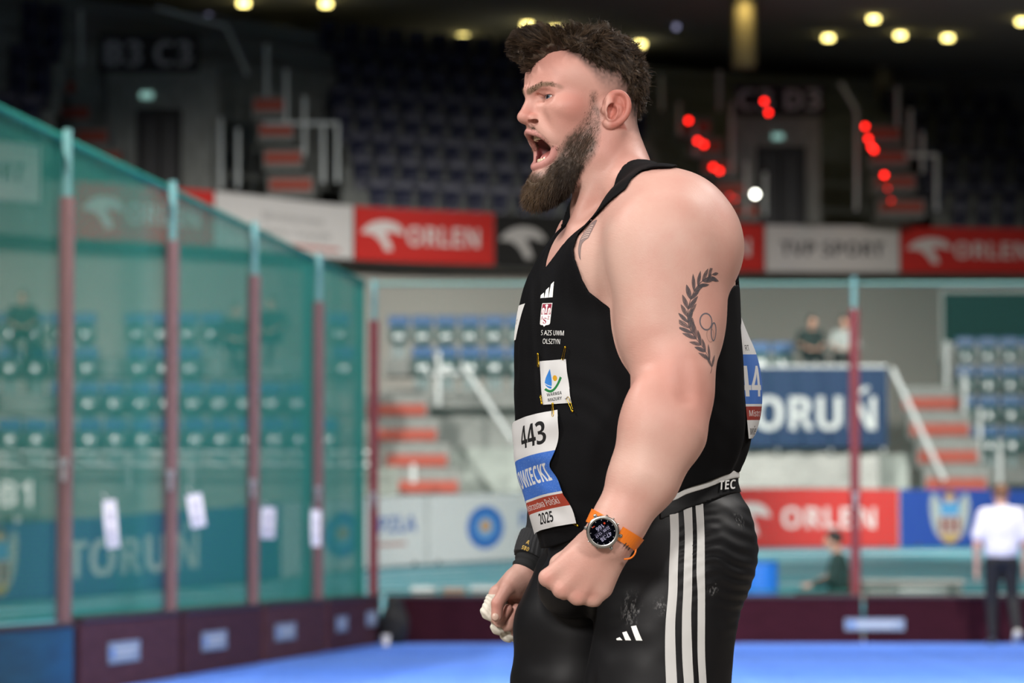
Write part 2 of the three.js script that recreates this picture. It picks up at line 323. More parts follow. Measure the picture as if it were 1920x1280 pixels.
// mouth, wide open
const MOUTH = H(0.103, -0.0655, 0);
hell(0.099, -0.0645, 0, [0.046, 0.0288, 0.0358], 0.006, true);
const LIP = [];
both((s) => {
  for (const [pts, r] of [[[[0.1135, -0.0345, 0], [0.1095, -0.0375, 0.011], [0.094, -0.0475, 0.0255], [0.0785, -0.0645, 0.036]], 0.0034], [[[0.0785, -0.0645, 0.036], [0.082, -0.081, 0.03], [0.094, -0.0925, 0.016], [0.1005, -0.0955, 0]], 0.0048]]) {
    const cv = new THREE.CatmullRomCurve3(pts.map((q) => H(q[0], q[1], q[2] * s))).getPoints(9);
    for (let i = 1; i < cv.length; i++) LIP.push([cv[i - 1], cv[i], r * (r < 0.005 ? 1 : 1)]);
  }
});
for (const [a, b, r] of LIP) body.cap(a, r, b, r, 0.005);
// ears
both((s) => {
  const e = (f, u, l) => H(f * 0.9 + 0.005, u * 0.87 - 0.001, l * s);
  body.ell(e(-0.0185, 0.001, 0.0855), [0.0215, 0.031, 0.011], 0.007, false, HF.clone().addScaledVector(HL, 0.3 * s).normalize(), HU, HL.clone().addScaledVector(HF, -0.3 * s).normalize());
  smoothChain([[e(-0.002, 0.006, 0.080), 0.003], [e(-0.0035, 0.022, 0.084), 0.0037], [e(-0.013, 0.033, 0.0875), 0.0045], [e(-0.027, 0.0345, 0.0915), 0.0048], [e(-0.038, 0.025, 0.0945), 0.005], [e(-0.0415, 0.008, 0.097), 0.005], [e(-0.036, -0.011, 0.095), 0.0052], [e(-0.023, -0.0245, 0.09), 0.0058], [e(-0.009, -0.030, 0.0855), 0.0072], [e(-0.002, -0.026, 0.082), 0.006]], 26, 0.003);
  body.ell(e(-0.0225, 0.018, 0.0985), [0.0105, 0.0115, 0.0066], 0.004, true, HF, HU, HL);
  body.ell(e(-0.0085, -0.001, 0.0925), [0.0088, 0.0115, 0.012], 0.004, true, HF, HU, HL);
  body.ell(e(-0.0075, -0.013, 0.0915), [0.006, 0.005, 0.008], 0.004, true, HF, HU, HL);
  smoothChain([[e(-0.017, 0.011, 0.0885), 0.0026], [e(-0.0275, 0.004, 0.0915), 0.003], [e(-0.025, -0.01, 0.0915), 0.003], [e(-0.014, -0.0175, 0.0885), 0.0028]], 12, 0.004);
  body.ell(e(-0.031, 0.013, 0.0865), [0.010, 0.016, 0.0065], 0.004, false, HF, HU, HL);
  body.ell(e(0.0015, 0.0005, 0.0815), [0.005, 0.007, 0.0055], 0.005, false, HF, HU, HL);
});

// near hand, a fist with its back to the light
const nearHand = (F, k) => {
  const mc = [[1118, 1014, 0.315, 1027, 1083, 0.300], [1130, 1022, 0.32, 1053, 1104, 0.304], [1142, 1030, 0.318, 1083, 1117, 0.299], [1150, 1038, 0.31, 1111, 1120, 0.288]];
  const r0 = [27, 28, 28, 26], r1 = [16, 17, 16.5, 16];
  mc.forEach(([x0, y0, z0, x1, y1, z1], i) => {
    F.cap(A(x0, y0, z0 - 0.012), R(r0[i], 0.3), A(x1, y1, z1 - 0.004), R(r1[i], 0.3), k);
    const kn = A(x1, y1, z1 - 0.004), pip = A(x1 + 5, y1 + (i === 1 ? 7 : 4), z1 - 0.048), dip = A(x1 + 28, y1 - 24, z1 - 0.05), tip = A(x1 + 33, y1 - 30, z1 - 0.03);
    F.chain([[kn, R(16.2, 0.3)], [pip, R(13, 0.3)]], 0.006); F.chain([[pip, R(12.6, 0.3)], [dip, R(11.5, 0.3)], [tip, R(10, 0.3)]], 0.003);
  });
  F.cap(A(1150, 1030, 0.3), R(23, 0.3), A(1128, 1100, 0.283), R(22, 0.3), 0.014);
  F.chain([[A(1100, 1020, 0.285), R(24, 0.3)], [A(1050, 1058, 0.27), R(17, 0.3)], [A(1040, 1090, 0.25), R(13.5, 0.3)], [A(1068, 1098, 0.24), R(12, 0.3)]], 0.012);
};
nearHand(body, 0.014);
// far hand, loosely closed, thumb towards the camera
const FAR = -0.2;
body.chain([[A(984, 1076, FAR), R(23, FAR)], [A(962, 1096, FAR), R(22, FAR)], [A(936, 1110, FAR - 0.012), R(16, FAR)]], 0.014);
body.cap(A(978, 1082, FAR - 0.02), R(22, FAR), A(952, 1128, FAR - 0.045), R(20, FAR), 0.014);
body.cap(A(985, 1090, FAR - 0.015), R(20, FAR), A(985, 1130, FAR - 0.03), R(18, FAR), 0.014);
body.cap(A(966, 1084, FAR + 0.012), R(17, FAR), A(951, 1102, FAR + 0.022), R(14, FAR), 0.012);
body.chain([[A(951, 1102, FAR + 0.024), R(13.5, FAR)], [A(933, 1131, FAR + 0.03), R(11.5, FAR)], [A(931, 1155, FAR + 0.03), R(10.5, FAR)]], 0.004);
const FAR_FINGERS = [
  [[930, 1112, -0.008, 13], [915, 1146, -0.002, 11.5], [936, 1166, 0.008, 9.5], [953, 1140, 0.012, 8]],
  [[938, 1124, -0.028, 13], [934, 1176, -0.016, 11.5], [953, 1172, -0.004, 10.5], [968, 1140, 0.0, 9]],
  [[946, 1132, -0.046, 12.5], [952, 1190, -0.034, 11.5], [970, 1180, -0.02, 10], [978, 1148, -0.016, 9]],
  [[956, 1138, -0.062, 11.5], [968, 1192, -0.05, 10.5], [983, 1178, -0.036, 9], [988, 1152, -0.03, 8]],
];
for (const fg of FAR_FINGERS) { const q = fg.map(([x, y, z, r]) => [A(x, y, FAR + z), R(r, FAR)]); body.chain(q.slice(0, 2), 0.006); body.chain(q.slice(1), 0.0025); }

// ---- skin
const mixc = (a, b, t) => [lerp(a[0], b[0], t), lerp(a[1], b[1], t), lerp(a[2], b[2], t)];
const segDist = (p, a, b) => { const ab = b.clone().sub(a), t = clamp(p.clone().sub(a).dot(ab) / ab.lengthSq()); return p.distanceTo(a.clone().addScaledVector(ab, t)); };
const SKIN = [0.63, 0.405, 0.335], PINK = [0.57, 0.25, 0.2], RED = [0.5, 0.16, 0.12], LIPC = [0.52, 0.225, 0.2], STUB = [0.10, 0.062, 0.045], MOUTHC = [0.16, 0.03, 0.03];
const BEARD_LINE = [[0.02, 0.03], [0.01, 0.0], [0.012, -0.034], [0.024, -0.075], [0.05, -0.13], [0.075, -0.16], [0.14, -0.17], [0.13, -0.106], [0.096, -0.106], [0.084, -0.094], [0.075, -0.078], [0.070, -0.062], [0.064, -0.046], [0.05, -0.034], [0.035, -0.014], [0.028, 0.004], [0.026, 0.03]];
const hairline = (f, l) => {
  l = Math.abs(l);
  const side = catmull([[-0.12, -0.012], [-0.09, -0.008], [-0.075, 0.0], [-0.06, 0.02], [-0.05, 0.038], [-0.04, 0.056], [-0.02, 0.073], [0.0, 0.08], [0.02, 0.085], [0.045, 0.094], [0.06, 0.103], [0.12, 0.103]], f)[0];
  return f > 0.03 ? lerp(lerp(0.070, 0.102, sstep(0.004, 0.042, l)), side, sstep(0.065, 0.04, f)) : side;
};
const BROW = [[0.1145, 0.0335, 0.008], [0.1085, 0.0385, 0.017], [0.0985, 0.0455, 0.030], [0.0835, 0.0455, 0.043], [0.073, 0.0405, 0.05]];
function beardAt(f, u, l) {
  const d = polyDist(BEARD_LINE, f, u);
  let m = sstep(0.008, -0.008, d) * (f < 0.012 ? sstep(0.082, 0.077, Math.abs(l)) : 1);
  const q = H(f, u, Math.abs(l));
  m = Math.max(m, 0.8 * sstep(0.0075, 0.003, segDist(q, H(0.1115, -0.0265, 0.008), H(0.0925, -0.044, 0.026))), 0.8 * sstep(0.007, 0.003, segDist(q, H(0.0925, -0.044, 0.026), H(0.078, -0.066, 0.036))));
  return m;
}
const BROWP = [-1, 1].map((s) => new THREE.CatmullRomCurve3(BROW.map(([f, u, l]) => H(f, u, l * s))).getPoints(16).map((q) => { const n = grad((x, y, z) => body.at(x, y, z), q.x, q.y, q.z, 0.004, V(0, 0, 0)).normalize(); return march((x, y, z) => body.at(x, y, z), q.clone().addScaledVector(n, 0.02), n.negate(), 0, 0.06); }));
function skinColor(p) {
  const [f, u, l] = toHead(p);
  const n = noise3(p.x * 45, p.y * 45, p.z * 45), n2 = noise3(p.x * 12 + 5, p.y * 12, p.z * 12), n3 = noise3(p.x * 220, p.y * 220, p.z * 220);
  let c = mixc(SKIN, PINK, clamp(0.24 + 0.3 * n2 + 0.14 * n + 0.07 * n3));
  const py = p.y;
  if (u > -0.26) {
    let red = 0.46 * sstep(-0.24, -0.05, u) + 0.15 * n2;
    const blob = (a, b, cc, r) => Math.exp(-((f - a) ** 2 + (u - b) ** 2 + (Math.abs(l) - cc) ** 2) / (r * r));
    red += 0.75 * blob(0.058, 0.012, 0.062, 0.022) + 0.8 * blob(0.118, -0.006, 0.006, 0.016) + 0.35 * blob(0.075, -0.015, 0.05, 0.028) + 0.55 * blob(0.085, 0.03, 0.036, 0.014) + 0.35 * blob(0.0, -0.06, 0.07, 0.035) + 0.3 * blob(0.08, 0.075, 0.03, 0.03);
    c = mixc(c, PINK, clamp(red));
    const ear = sstep(0.0765, 0.0815, Math.abs(l)) * sstep(0.006, -0.004, f) * sstep(-0.036, -0.030, u) * sstep(0.038, 0.031, u) * sstep(-0.05, -0.04, f);
    c = mixc(c, RED, 0.85 * ear);
    if (ear < 0.5) {   // cropped hair round the ear
      const hl = hairline(f, l), s = sstep(lerp(-0.068, -0.02, sstep(-0.005, 0.05, f)), 0.0, u - hl) * sstep(0.08, 0.045, f);
      c = mixc(c, [0.055, 0.042, 0.036], clamp(s * 0.85 + 0.25 * s * n3 + 0.12 * s * n));
    }
    const b = beardAt(f, u, l);
    if (b > 0.02) c = mixc(c, STUB, clamp(b * (lerp(0.6, 0.95, sstep(-0.015, -0.05, u)) + 0.3 * n3 + 0.15 * n)));
    for (let k = 0; k < 16; k++) { const bl = BROWP[l > 0 ? 1 : 0], d = segDist(p, bl[k], bl[k + 1]); if (d < 0.007) c = mixc(c, [0.2, 0.125, 0.08], (k > 12 ? 0.25 : 0.62) * sstep(0.006, 0.002, d * (0.8 + 0.03 * k) + 0.0015 * n3)); }
    { const eu = u - 0.0225, el = Math.abs(l) - 0.034, e2 = Math.abs(Math.hypot(eu / 0.0036, el / 0.0132) - 1); if (f > 0.075) c = mixc(c, [0.14, 0.06, 0.045], 0.75 * sstep(0.75, 0.1, e2) * (eu > 0 ? 1 : 0.45)); }
    let lip = 1; for (const [a, q, r] of LIP) lip = Math.min(lip, segDist(p, a, q) - r);
    c = mixc(c, LIPC, sstep(0.0036, 0.0018, lip) * 0.85);
    const deep = f < 0.098 - 0.5 * Math.abs(l) && f > 0.045 && ((f - 0.099) / 0.046) ** 2 + ((u + 0.0645) / 0.0288) ** 2 + (l / 0.0358) ** 2 < 1.06 && lip > 0.001;
    if (deep) c = MOUTHC;
  } else if (py > 0) {
    const q = (x, y, z, r, k) => { const d = p.distanceTo(A(x, y, z)); c = mixc(c, PINK, k * Math.exp(-d * d / (r * r))); };
    q(1300, 745, 0.3, 0.05, 0.7); q(1240, 690, 0.32, 0.07, 0.5); q(1325, 560, 0.24, 0.08, 0.45); q(1250, 780, 0.33, 0.08, 0.3);
    for (const [x, y] of [[1027, 1083], [1053, 1104], [1083, 1117], [1111, 1120]]) q(x, y, 0.31, 0.012, 0.75);
    q(1090, 1075, 0.33, 0.05, 0.45); q(931, 1136, FAR + 0.04, 0.018, 0.9); q(955, 1150, FAR + 0.02, 0.025, 0.8); q(945, 1105, FAR + 0.03, 0.03, 0.5);
  }
  return c;
}
const skinGrain = noiseTex(256, (i, j) => 128 + 60 * noise3(i / 3, j / 3, 1) + 50 * noise3(i / 9, j / 9, 7) + 20 * (hash3(i, j, 3) - 0.5)); skinGrain.repeat.set(14, 14);
const skinMat = phys(0xffffff, 0.5, { vertexColors: true, bumpMap: skinGrain, bumpScale: 0.00022, specularIntensity: 0.75, sheen: 0.25, sheenColor: new THREE.Color(0.9, 0.55, 0.45), sheenRoughness: 0.6 });
const CUT = A(1150, 395, 0).y, inNear = (x, y, z) => y < A(1150, 1000, 0.3).y && z > 0.18 && x < A(1185, 1000, 0.3).x, inFar = (x, y, z) => y < A(985, 1070, FAR).y && x < A(1010, 1070, FAR).x && z < -0.05;
const bf = body.f, HX = A(1100, 395).x, inHead = (x, y, z) => y > CUT && x - HX < (y - CUT) * 1.22;
const bodyParts = [
  meshField(bf, V(-0.27, CUT - 0.006, -0.13), V(0.13, A(1100, 60).y, 0.14), 0.0017, (x, y, z) => inHead(x - 0.007, y + 0.004, z), 0.4),
  meshField(bf, V(-0.30, 0.85, -0.42), V(0.26, A(1200, 250).y, 0.42), 0.0042, (x, y, z) => !inHead(x, y, z) && !inNear(x, y + 0.008, z) && !inFar(x, y + 0.008, z)),
  meshField(bf, V(-0.17, 0.86, 0.17), V(0.04, A(1150, 1000, 0.3).y + 0.006, 0.40), 0.0022, inNear),
  meshField(bf, V(-0.30, 0.8, -0.32), V(-0.12, A(985, 1070, FAR).y + 0.006, -0.1), 0.0022, inFar),
];
const headGeo = bodyParts[0];
for (const g of bodyParts) { metreUV(g); paint(g, skinColor); }
part('body', mergeGeometries(bodyParts), skinMat, ROOT, 'fair skin with reddened face and arms');

// ---- eyes, teeth, tongue
both((s) => {
  const e = new THREE.SphereGeometry(0.0124, 40, 28), c = H(0.082, 0.0225, 0.033 * s), look = HF.clone().addScaledVector(HU, 0.02).addScaledVector(HL, 0.28).normalize();
  paint(e, (p) => { const a = p.clone().normalize().dot(look); return a > 0.966 ? [0.008, 0.008, 0.01] : a > 0.885 ? mixc([0.12, 0.16, 0.2], [0.03, 0.04, 0.06], sstep(0.91, 0.885, a)) : [0.42, 0.34, 0.31]; });
  e.translate(c.x, c.y, c.z); part('eye', e, phys(0xffffff, 0.12, { vertexColors: true, clearcoat: 1 }), ROOT, 'grey-blue eye under a frowning brow');
});
{
  const toothMat = phys(new THREE.Color(0.78, 0.66, 0.46), 0.25, { clearcoat: 0.5 });
  const row = (name, upper) => {
    const list = [];
    for (let i = -4; i <= 4; i++) {
      const t = (i + (upper ? 0.5 : 0)) / 4.6, a = t * 1.25, l = Math.sin(a) * 0.0235, f = (upper ? 0.073 : 0.066) + Math.cos(a) * 0.0245, w = [0.0086, 0.0072, 0.0076, 0.007, 0.007][Math.min(4, Math.abs(i))] * (upper ? 1 : 0.74), h = (upper ? 0.0105 : 0.009) - 0.0006 * Math.abs(i);
      const g = new RoundedBoxGeometry(0.005, h, w, 3, 0.0022); g.rotateX(rr(-0.06, 0.06));
      const m = new THREE.Matrix4().makeBasis(HF.clone().multiplyScalar(Math.cos(a)).addScaledVector(HL, Math.sin(a)), HU, HL.clone().multiplyScalar(-Math.cos(a)).addScaledVector(HF, Math.sin(a)));
      m.setPosition(H(f, upper ? -0.0435 - 0.0008 * Math.abs(i) * 0.5 : -0.0855 + 0.0007 * Math.abs(i), l)); g.applyMatrix4(m); list.push(g);
    }
    part(name, merge(list), toothMat, ROOT);
  };
  row('upper_teeth', true); row('lower_teeth', false);
  const tf = new Field(); tf.ell(H(0.066, -0.076, 0), [0.026, 0.012, 0.018], 0.004, false, HF.clone().addScaledVector(HU, -0.45).normalize(), HU.clone().addScaledVector(HF, 0.45).normalize(), HL); tf.cap(H(0.09, -0.0825, 0), 0.0015, H(0.05, -0.06, 0), 0.0015, 0.006, true);
  const tg = meshField(tf.f, H(0.066, -0.076, 0).addScalar(-0.04), H(0.066, -0.076, 0).addScalar(0.04), 0.0016);
  part('tongue', tg, phys(new THREE.Color(0.5, 0.17, 0.15), 0.3, { clearcoat: 0.4 }), ROOT);
}

// ---- hair on the head: a dense core and locks over it
const hairMat = phys(0xffffff, 0.36, { vertexColors: true, specularIntensity: 0.6 });
const coreMat = std(0xffffff, 0.8, { vertexColors: true });
const hairCore = new Field();
hairCore.ell(H(-0.004, 0.056, 0), [0.103, 0.083, 0.081], 0.02, false, HF, HU, HL);
hairCore.ell(H(0.0, 0.1, 0), [0.084, 0.046, 0.066], 0.02, false, HF, HU, HL);
hairCore.ell(H(0.066, 0.11, 0.0), [0.046, 0.032, 0.05], 0.02, false, HF.clone().addScaledVector(HU, 0.06).normalize(), HU.clone().addScaledVector(HF, -0.06).normalize(), HL);
hairCore.ell(H(0.09, 0.105, 0.0), [0.028, 0.027, 0.044], 0.02, false, HF, HU, HL);
const coreF = (x, y, z) => {
  const [f, u, l] = toHead({ x, y, z });
  let d = hairCore.at(x, y, z); if (d > 0.03) return d;
  d += 0.0042 * noise3(x * 75, y * 75, z * 75) + 0.002 * noise3(x * 170, y * 170, z * 170);
  const hl = f > 0.094 ? lerp(0.072, 0.098, sstep(0.004, 0.042, Math.abs(l))) + (f - 0.094) * 0.3 : hairline(f, l);
  return smax(d, (hl + 0.004 - u) * 0.75 + 0.003 * noise3(x * 90, y * 90, z * 90), 0.008);
};
const coreGeo = meshField(coreF, V(-0.29, HO.y - 0.06, -0.13), V(0.14, HO.y + 0.2, 0.14), 0.0026, null, 0.6);
paint(coreGeo, (p) => { const n = noise3(p.x * 160, p.y * 160, p.z * 160); return mixc([0.017, 0.011, 0.0078], [0.115, 0.074, 0.045], clamp(0.3 + 0.4 * n)); });
const hairTop = new Hairs();
{
  const P = coreGeo.attributes.position, N = coreGeo.attributes.normal, q = V(0, 0, 0), nn = V(0, 0, 0);
  const CL = 4000, gg = V(0, 0, 0);
  for (let c = 0; c < CL; c++) {
    const i = Math.floor(rnd() * P.count); q.fromBufferAttribute(P, i); nn.fromBufferAttribute(N, i);
    const [f, u, l] = toHead(q); const hl = hairline(f, l);
    if (u < hl + 0.001 && f < 0.08) continue;
    const front = sstep(0.02, 0.075, f), back = sstep(-0.03, -0.08, f), side = sstep(0.03, 0.07, Math.abs(l)) * (1 - sstep(0.12, 0.15, u));
    // which way the hair lies here
    const flow = V(0, 0, 0).addScaledVector(HF, lerp(-0.15, 0.75, front) - 0.35 * back).addScaledVector(HU, lerp(0.25, 0.55, front) - 1.1 * back - 0.75 * side * (1 - front)).addScaledVector(HL, 0.25 * Math.sign(l) * side);
    const nv = (o) => noise3(q.x * 38 + o, q.y * 38, q.z * 38);
    flow.x += 0.75 * nv(0) + rr(-0.15, 0.15); flow.y += 0.55 * nv(9) + rr(-0.15, 0.15); flow.z += 0.75 * nv(19) + rr(-0.15, 0.15);
    flow.addScaledVector(nn, -flow.dot(nn) * (0.75 - 0.5 * front)).normalize();
    const len = lerp(0.032, 0.038, front) * rr(0.6, 1.3) * (1 - 0.45 * back) * (1 - 0.35 * side), rise = lerp(0.3, 0.32, front) * rr(0.4, 1.2);
    const axis = nn.clone().cross(flow).normalize(), bend = 3.4 * nv(40) + rr(-0.5, 0.5), curlR = rr(0.001, 0.0045), curlN = rr(0.5, 1.6), ph = rr(0, 6.28);
    const root = q.clone().addScaledVector(nn, -0.0015), tone = Math.pow(rnd(), 1.6), k = 6 + Math.floor(rnd() * 5), K = 5, spread = rr(0.0012, 0.0032);
    const loose = clamp(0.45 + 1.0 * nv(60) + 0.35 * front - 0.2 * side) ** 1.5;
    const lean = front > 0.3 ? V(HF.x, -0.3, HF.z) : V(0, -0.4, 0);
    for (let s = 0; s < k; s++) {
      const o = V(rr(-1, 1), rr(-1, 1), rr(-1, 1)).multiplyScalar(spread), pts = [], L = len * rr(0.8, 1.15), d0 = flow.clone().addScaledVector(nn, rise).normalize(), off2 = rr(-0.25, 0.25);
      for (let j = 0; j < K; j++) {
        const t = j / (K - 1), dir = d0.clone().applyAxisAngle(axis, bend * t * 0.7 + off2 * t).addScaledVector(lean, 0.45 * t * t).normalize();
        const prev = j ? pts[j - 1].clone() : root.clone().add(o);
        if (j) prev.addScaledVector(dir, L / (K - 1));
        const cw = ph + t * curlN * 6.28;
        if (j) prev.addScaledVector(nn, Math.cos(cw) * curlR * 0.5).addScaledVector(axis, Math.sin(cw) * curlR * 0.5);
        prev.addScaledVector(o, -0.08 * t);
        const hd = hairCore.at(prev.x, prev.y, prev.z), most = (0.003 + 0.018 * loose) * (0.35 + t);
        if (j && hd > most) { grad((x, y, z) => hairCore.at(x, y, z), prev.x, prev.y, prev.z, 0.002, gg).normalize(); prev.addScaledVector(gg, (most - hd) * 0.85); }
        pts.push(prev);
      }
      hairTop.add(pts, rr(0.00034, 0.00052), 0.00012, mixc([0.017, 0.011, 0.0078], [0.115, 0.074, 0.045], clamp(tone * 0.8 + rr(0, 0.22))));
    }
  }
  for (let c = 0; c < 1000; c++) {   // single stray hairs
    const i = Math.floor(rnd() * P.count); q.fromBufferAttribute(P, i); nn.fromBufferAttribute(N, i); const [f, u, l] = toHead(q); if (u < hairline(f, l) + 0.006) continue;
    const d = nn.clone().add(V(rr(-0.7, 0.7), rr(-0.7, 0.7), rr(-0.7, 0.7))).normalize(), ax = V(rr(-1, 1), rr(-1, 1), rr(-1, 1)).normalize(), b = rr(-2, 2), pts = [q.clone()], L = rr(0.012, 0.03);
    for (let j = 1; j < 7; j++) pts.push(pts[j - 1].clone().addScaledVector(d.clone().applyAxisAngle(ax, b * j / 6), L / 6));
    hairTop.add(pts, 0.00026, 0.0001, [0.06, 0.042, 0.03]);
  }
}
const hairMesh = part('hair', coreGeo, coreMat, ROOT, 'dark brown hair, swept up in front and cropped round the ear');
part('locks', hairTop.geo(), hairMat, hairMesh).userData.kind = 'stuff';

// ---- beard, moustache and brows
const beardCore = new Field();
both((s) => {
  beardCore.chain([[H(0.016, -0.05, 0.06 * s), 0.0045], [H(0.034, -0.086, 0.054 * s), 0.011], [H(0.06, -0.116, 0.038 * s), 0.0165], [H(0.077, -0.136, 0.019 * s), 0.019]], 0.02);
  beardCore.chain([[H(0.048, -0.072, 0.046 * s), 0.001], [H(0.062, -0.1, 0.042 * s), 0.0135], [H(0.08, -0.125, 0.02 * s), 0.018]], 0.02);
});
beardCore.chain([[H(0.081, -0.122, 0), 0.0215], [H(0.094, -0.14, 0), 0.0165], [H(0.106, -0.151, 0), 0.011]], 0.02);
beardCore.ell(H(0.068, -0.127, 0), [0.03, 0.016, 0.034], 0.02, false, HF, HU, HL);
const beardF = (x, y, z) => { const d = beardCore.at(x, y, z); return d > 0.02 ? d : smax(d + 0.003 * noise3(x * 90, y * 90, z * 90) + 0.0015 * noise3(x * 220, y * 220, z * 220), 0.0012 - bf(x, y, z), 0.004); };
const beardGeo = meshField(beardF, V(-0.3, HO.y - 0.2, -0.09), V(0.04, HO.y - 0.02, 0.12), 0.0024, null, 0.6);
paint(beardGeo, (p) => { const [f, u] = toHead(p), n = noise3(p.x * 200, p.y * 200, p.z * 200); return mixc(mixc([0.018, 0.012, 0.009], [0.06, 0.04, 0.026], clamp(0.5 + 0.5 * n)), [0.14, 0.09, 0.05], sstep(0.07, 0.11, f) * clamp(0.5 + 0.4 * n)); });
const beardHair = new Hairs();
{
  const grow = (geo, count, weight, make) => {
    const P = geo.attributes.position, N = geo.attributes.normal, q = V(0, 0, 0), nn = V(0, 0, 0); let n = 0, guard = 0;
    while (n < count && guard++ < count * 400) { const i = Math.floor(rnd() * P.count); q.fromBufferAttribute(P, i); const h = toHead(q); if (rnd() > weight(...h)) continue; nn.fromBufferAttribute(N, i); make(q.clone().add(V(rr(-1, 1), rr(-1, 1), rr(-1, 1)).multiplyScalar(0.001)), nn.clone(), ...h); n++; }
  };
  const strand = (H_, q, nn, dir, L, out, r, col, K = 5) => {
    const ax = V(rr(-1, 1), rr(-1, 1), rr(-1, 1)).normalize(), b = rr(-0.9, 0.9), pts = [q.clone().addScaledVector(nn, -0.001)], d0 = dir.clone().addScaledVector(nn, out).normalize();
    for (let j = 1; j < K; j++) { const t = j / (K - 1); pts.push(pts[j - 1].clone().addScaledVector(d0.clone().lerp(dir, t * 0.7).applyAxisAngle(ax, b * t), L / (K - 1))); }
    H_.add(pts, r, r * 0.4, col);
  };
  const tint = (f) => mixc(mixc([0.018, 0.012, 0.009], [0.06, 0.04, 0.026], rnd()), mixc([0.085, 0.05, 0.026], [0.2, 0.12, 0.06], rnd()), sstep(0.07, 0.11, f) * (0.25 + 0.6 * rnd()));
  grow(beardGeo, 10500, (f, u, l) => sstep(-0.04, -0.06, u), (q, nn, f, u, l) => {
    const chin = sstep(0.06, 0.1, f), dir = V(0, -1, 0).addScaledVector(HF, lerp(0.35, 0.42, chin) - (u < -0.15 ? 0.15 : 0)).addScaledVector(HL, -l * 6).add(V(rr(-0.3, 0.3), rr(-0.3, 0.3), rr(-0.3, 0.3))).normalize();
    strand(beardHair, q, nn, dir, lerp(0.011, 0.0155, chin) * rr(0.6, 1.25), lerp(0.8, 0.2, chin), rr(0.00026, 0.0004), tint(f));
  });
  grow(headGeo, 21000, (f, u, l) => (u > -0.15 && u < 0.04 ? beardAt(f, u, l) * (f > 0.085 && u > -0.06 ? 0.9 : 1) : 0), (q, nn, f, u, l) => {
    const d = polyDist(BEARD_LINE, f, u), deep = sstep(0.0, -0.03, d), mo = f > 0.074 && u > -0.07, dir = V(0, -1, 0).addScaledVector(HF, mo ? -0.3 : 0.45).add(V(rr(-0.35, 0.35), rr(-0.35, 0.35), rr(-0.35, 0.35))); dir.addScaledVector(nn, -dir.dot(nn) * 0.9).normalize();
    strand(beardHair, q, nn, dir, (mo ? 0.005 : lerp(0.0035, 0.013, sstep(0.0, -0.018, d) * sstep(-0.01, -0.05, u))) * rr(0.6, 1.3), 0.3, rr(0.00014, 0.00022), mixc(tint(f), [0.13, 0.08, 0.045], mo ? 0.5 : 0.3), 4);
  });
  { const q = V(0, 0, 0); for (let i = 0; i < 1100; i++) {   // moustache
    const s = rnd() < 0.5 ? -1 : 1, t = rnd(), a = t < 0.55 ? H(lerp(0.1135, 0.093, t / 0.55), lerp(-0.0255, -0.041, t / 0.55), lerp(0.004, 0.027, t / 0.55) * s) : H(lerp(0.093, 0.074, (t - 0.55) / 0.45), lerp(-0.041, -0.068, (t - 0.55) / 0.45), lerp(0.027, 0.041, (t - 0.55) / 0.45) * s);
    a.add(V(rr(-1, 1), rr(-1, 1), rr(-1, 1)).multiplyScalar(0.0032)); const n = grad(bf, a.x, a.y, a.z, 0.004, V(0, 0, 0)).normalize(), p = march(bf, a.clone().addScaledVector(n, 0.012), n.clone().negate(), 0, 0.03), h = toHead(p); if (bf(p.x, p.y, p.z) > 0.002) continue;
    const d = V(0, -0.8, 0).addScaledVector(HF, -0.45).addScaledVector(HL, 0.4 * s).add(V(rr(-0.25, 0.25), rr(-0.25, 0.25), rr(-0.25, 0.25))); d.addScaledVector(n, -d.dot(n) * 0.9).normalize();
    strand(beardHair, p, n, d, rr(0.003, 0.006), 0.25, rr(0.00018, 0.00028), mixc([0.07, 0.042, 0.026], [0.2, 0.125, 0.075], rnd()), 4);
  } }
  const brow = new Hairs();
  both((s) => {
    const pts = BROW;
    for (let i = 0; i < 900; i++) {
      const t = rnd() * 3.3, k = Math.floor(t), f = t - k, a = pts[k], b = pts[k + 1], w = 0.0032 * (1 - 0.6 * t / 4), q0 = H(lerp(a[0], b[0], f), lerp(a[1], b[1], f) + rr(-w, w), lerp(a[2], b[2], f) * s), n0 = grad(bf, q0.x, q0.y, q0.z, 0.002, V(0, 0, 0)).normalize();
      const q = march(bf, q0.clone().addScaledVector(n0, 0.02), n0.clone().negate(), 0, 0.05), nn = grad(bf, q.x, q.y, q.z, 0.002, V(0, 0, 0)).normalize();
      const dir = H(b[0], b[1], b[2] * s).sub(H(a[0], a[1], a[2] * s)).normalize().addScaledVector(HU, rr(-0.1, 0.5) * (1 - t / 5)).normalize();
      strand(brow, q, nn, dir, rr(0.004, 0.008), 0.3, 0.0003, mixc([0.06, 0.036, 0.022], [0.16, 0.1, 0.06], rnd()), 4);
    }
  });
  part('eyebrows', brow.geo(), hairMat, ROOT).userData.kind = 'stuff';
}
const beardMesh = part('beard', beardGeo, coreMat, ROOT, 'full brown beard jutting from the chin');
part('whiskers', beardHair.geo(), hairMat, beardMesh).userData.kind = 'stuff';

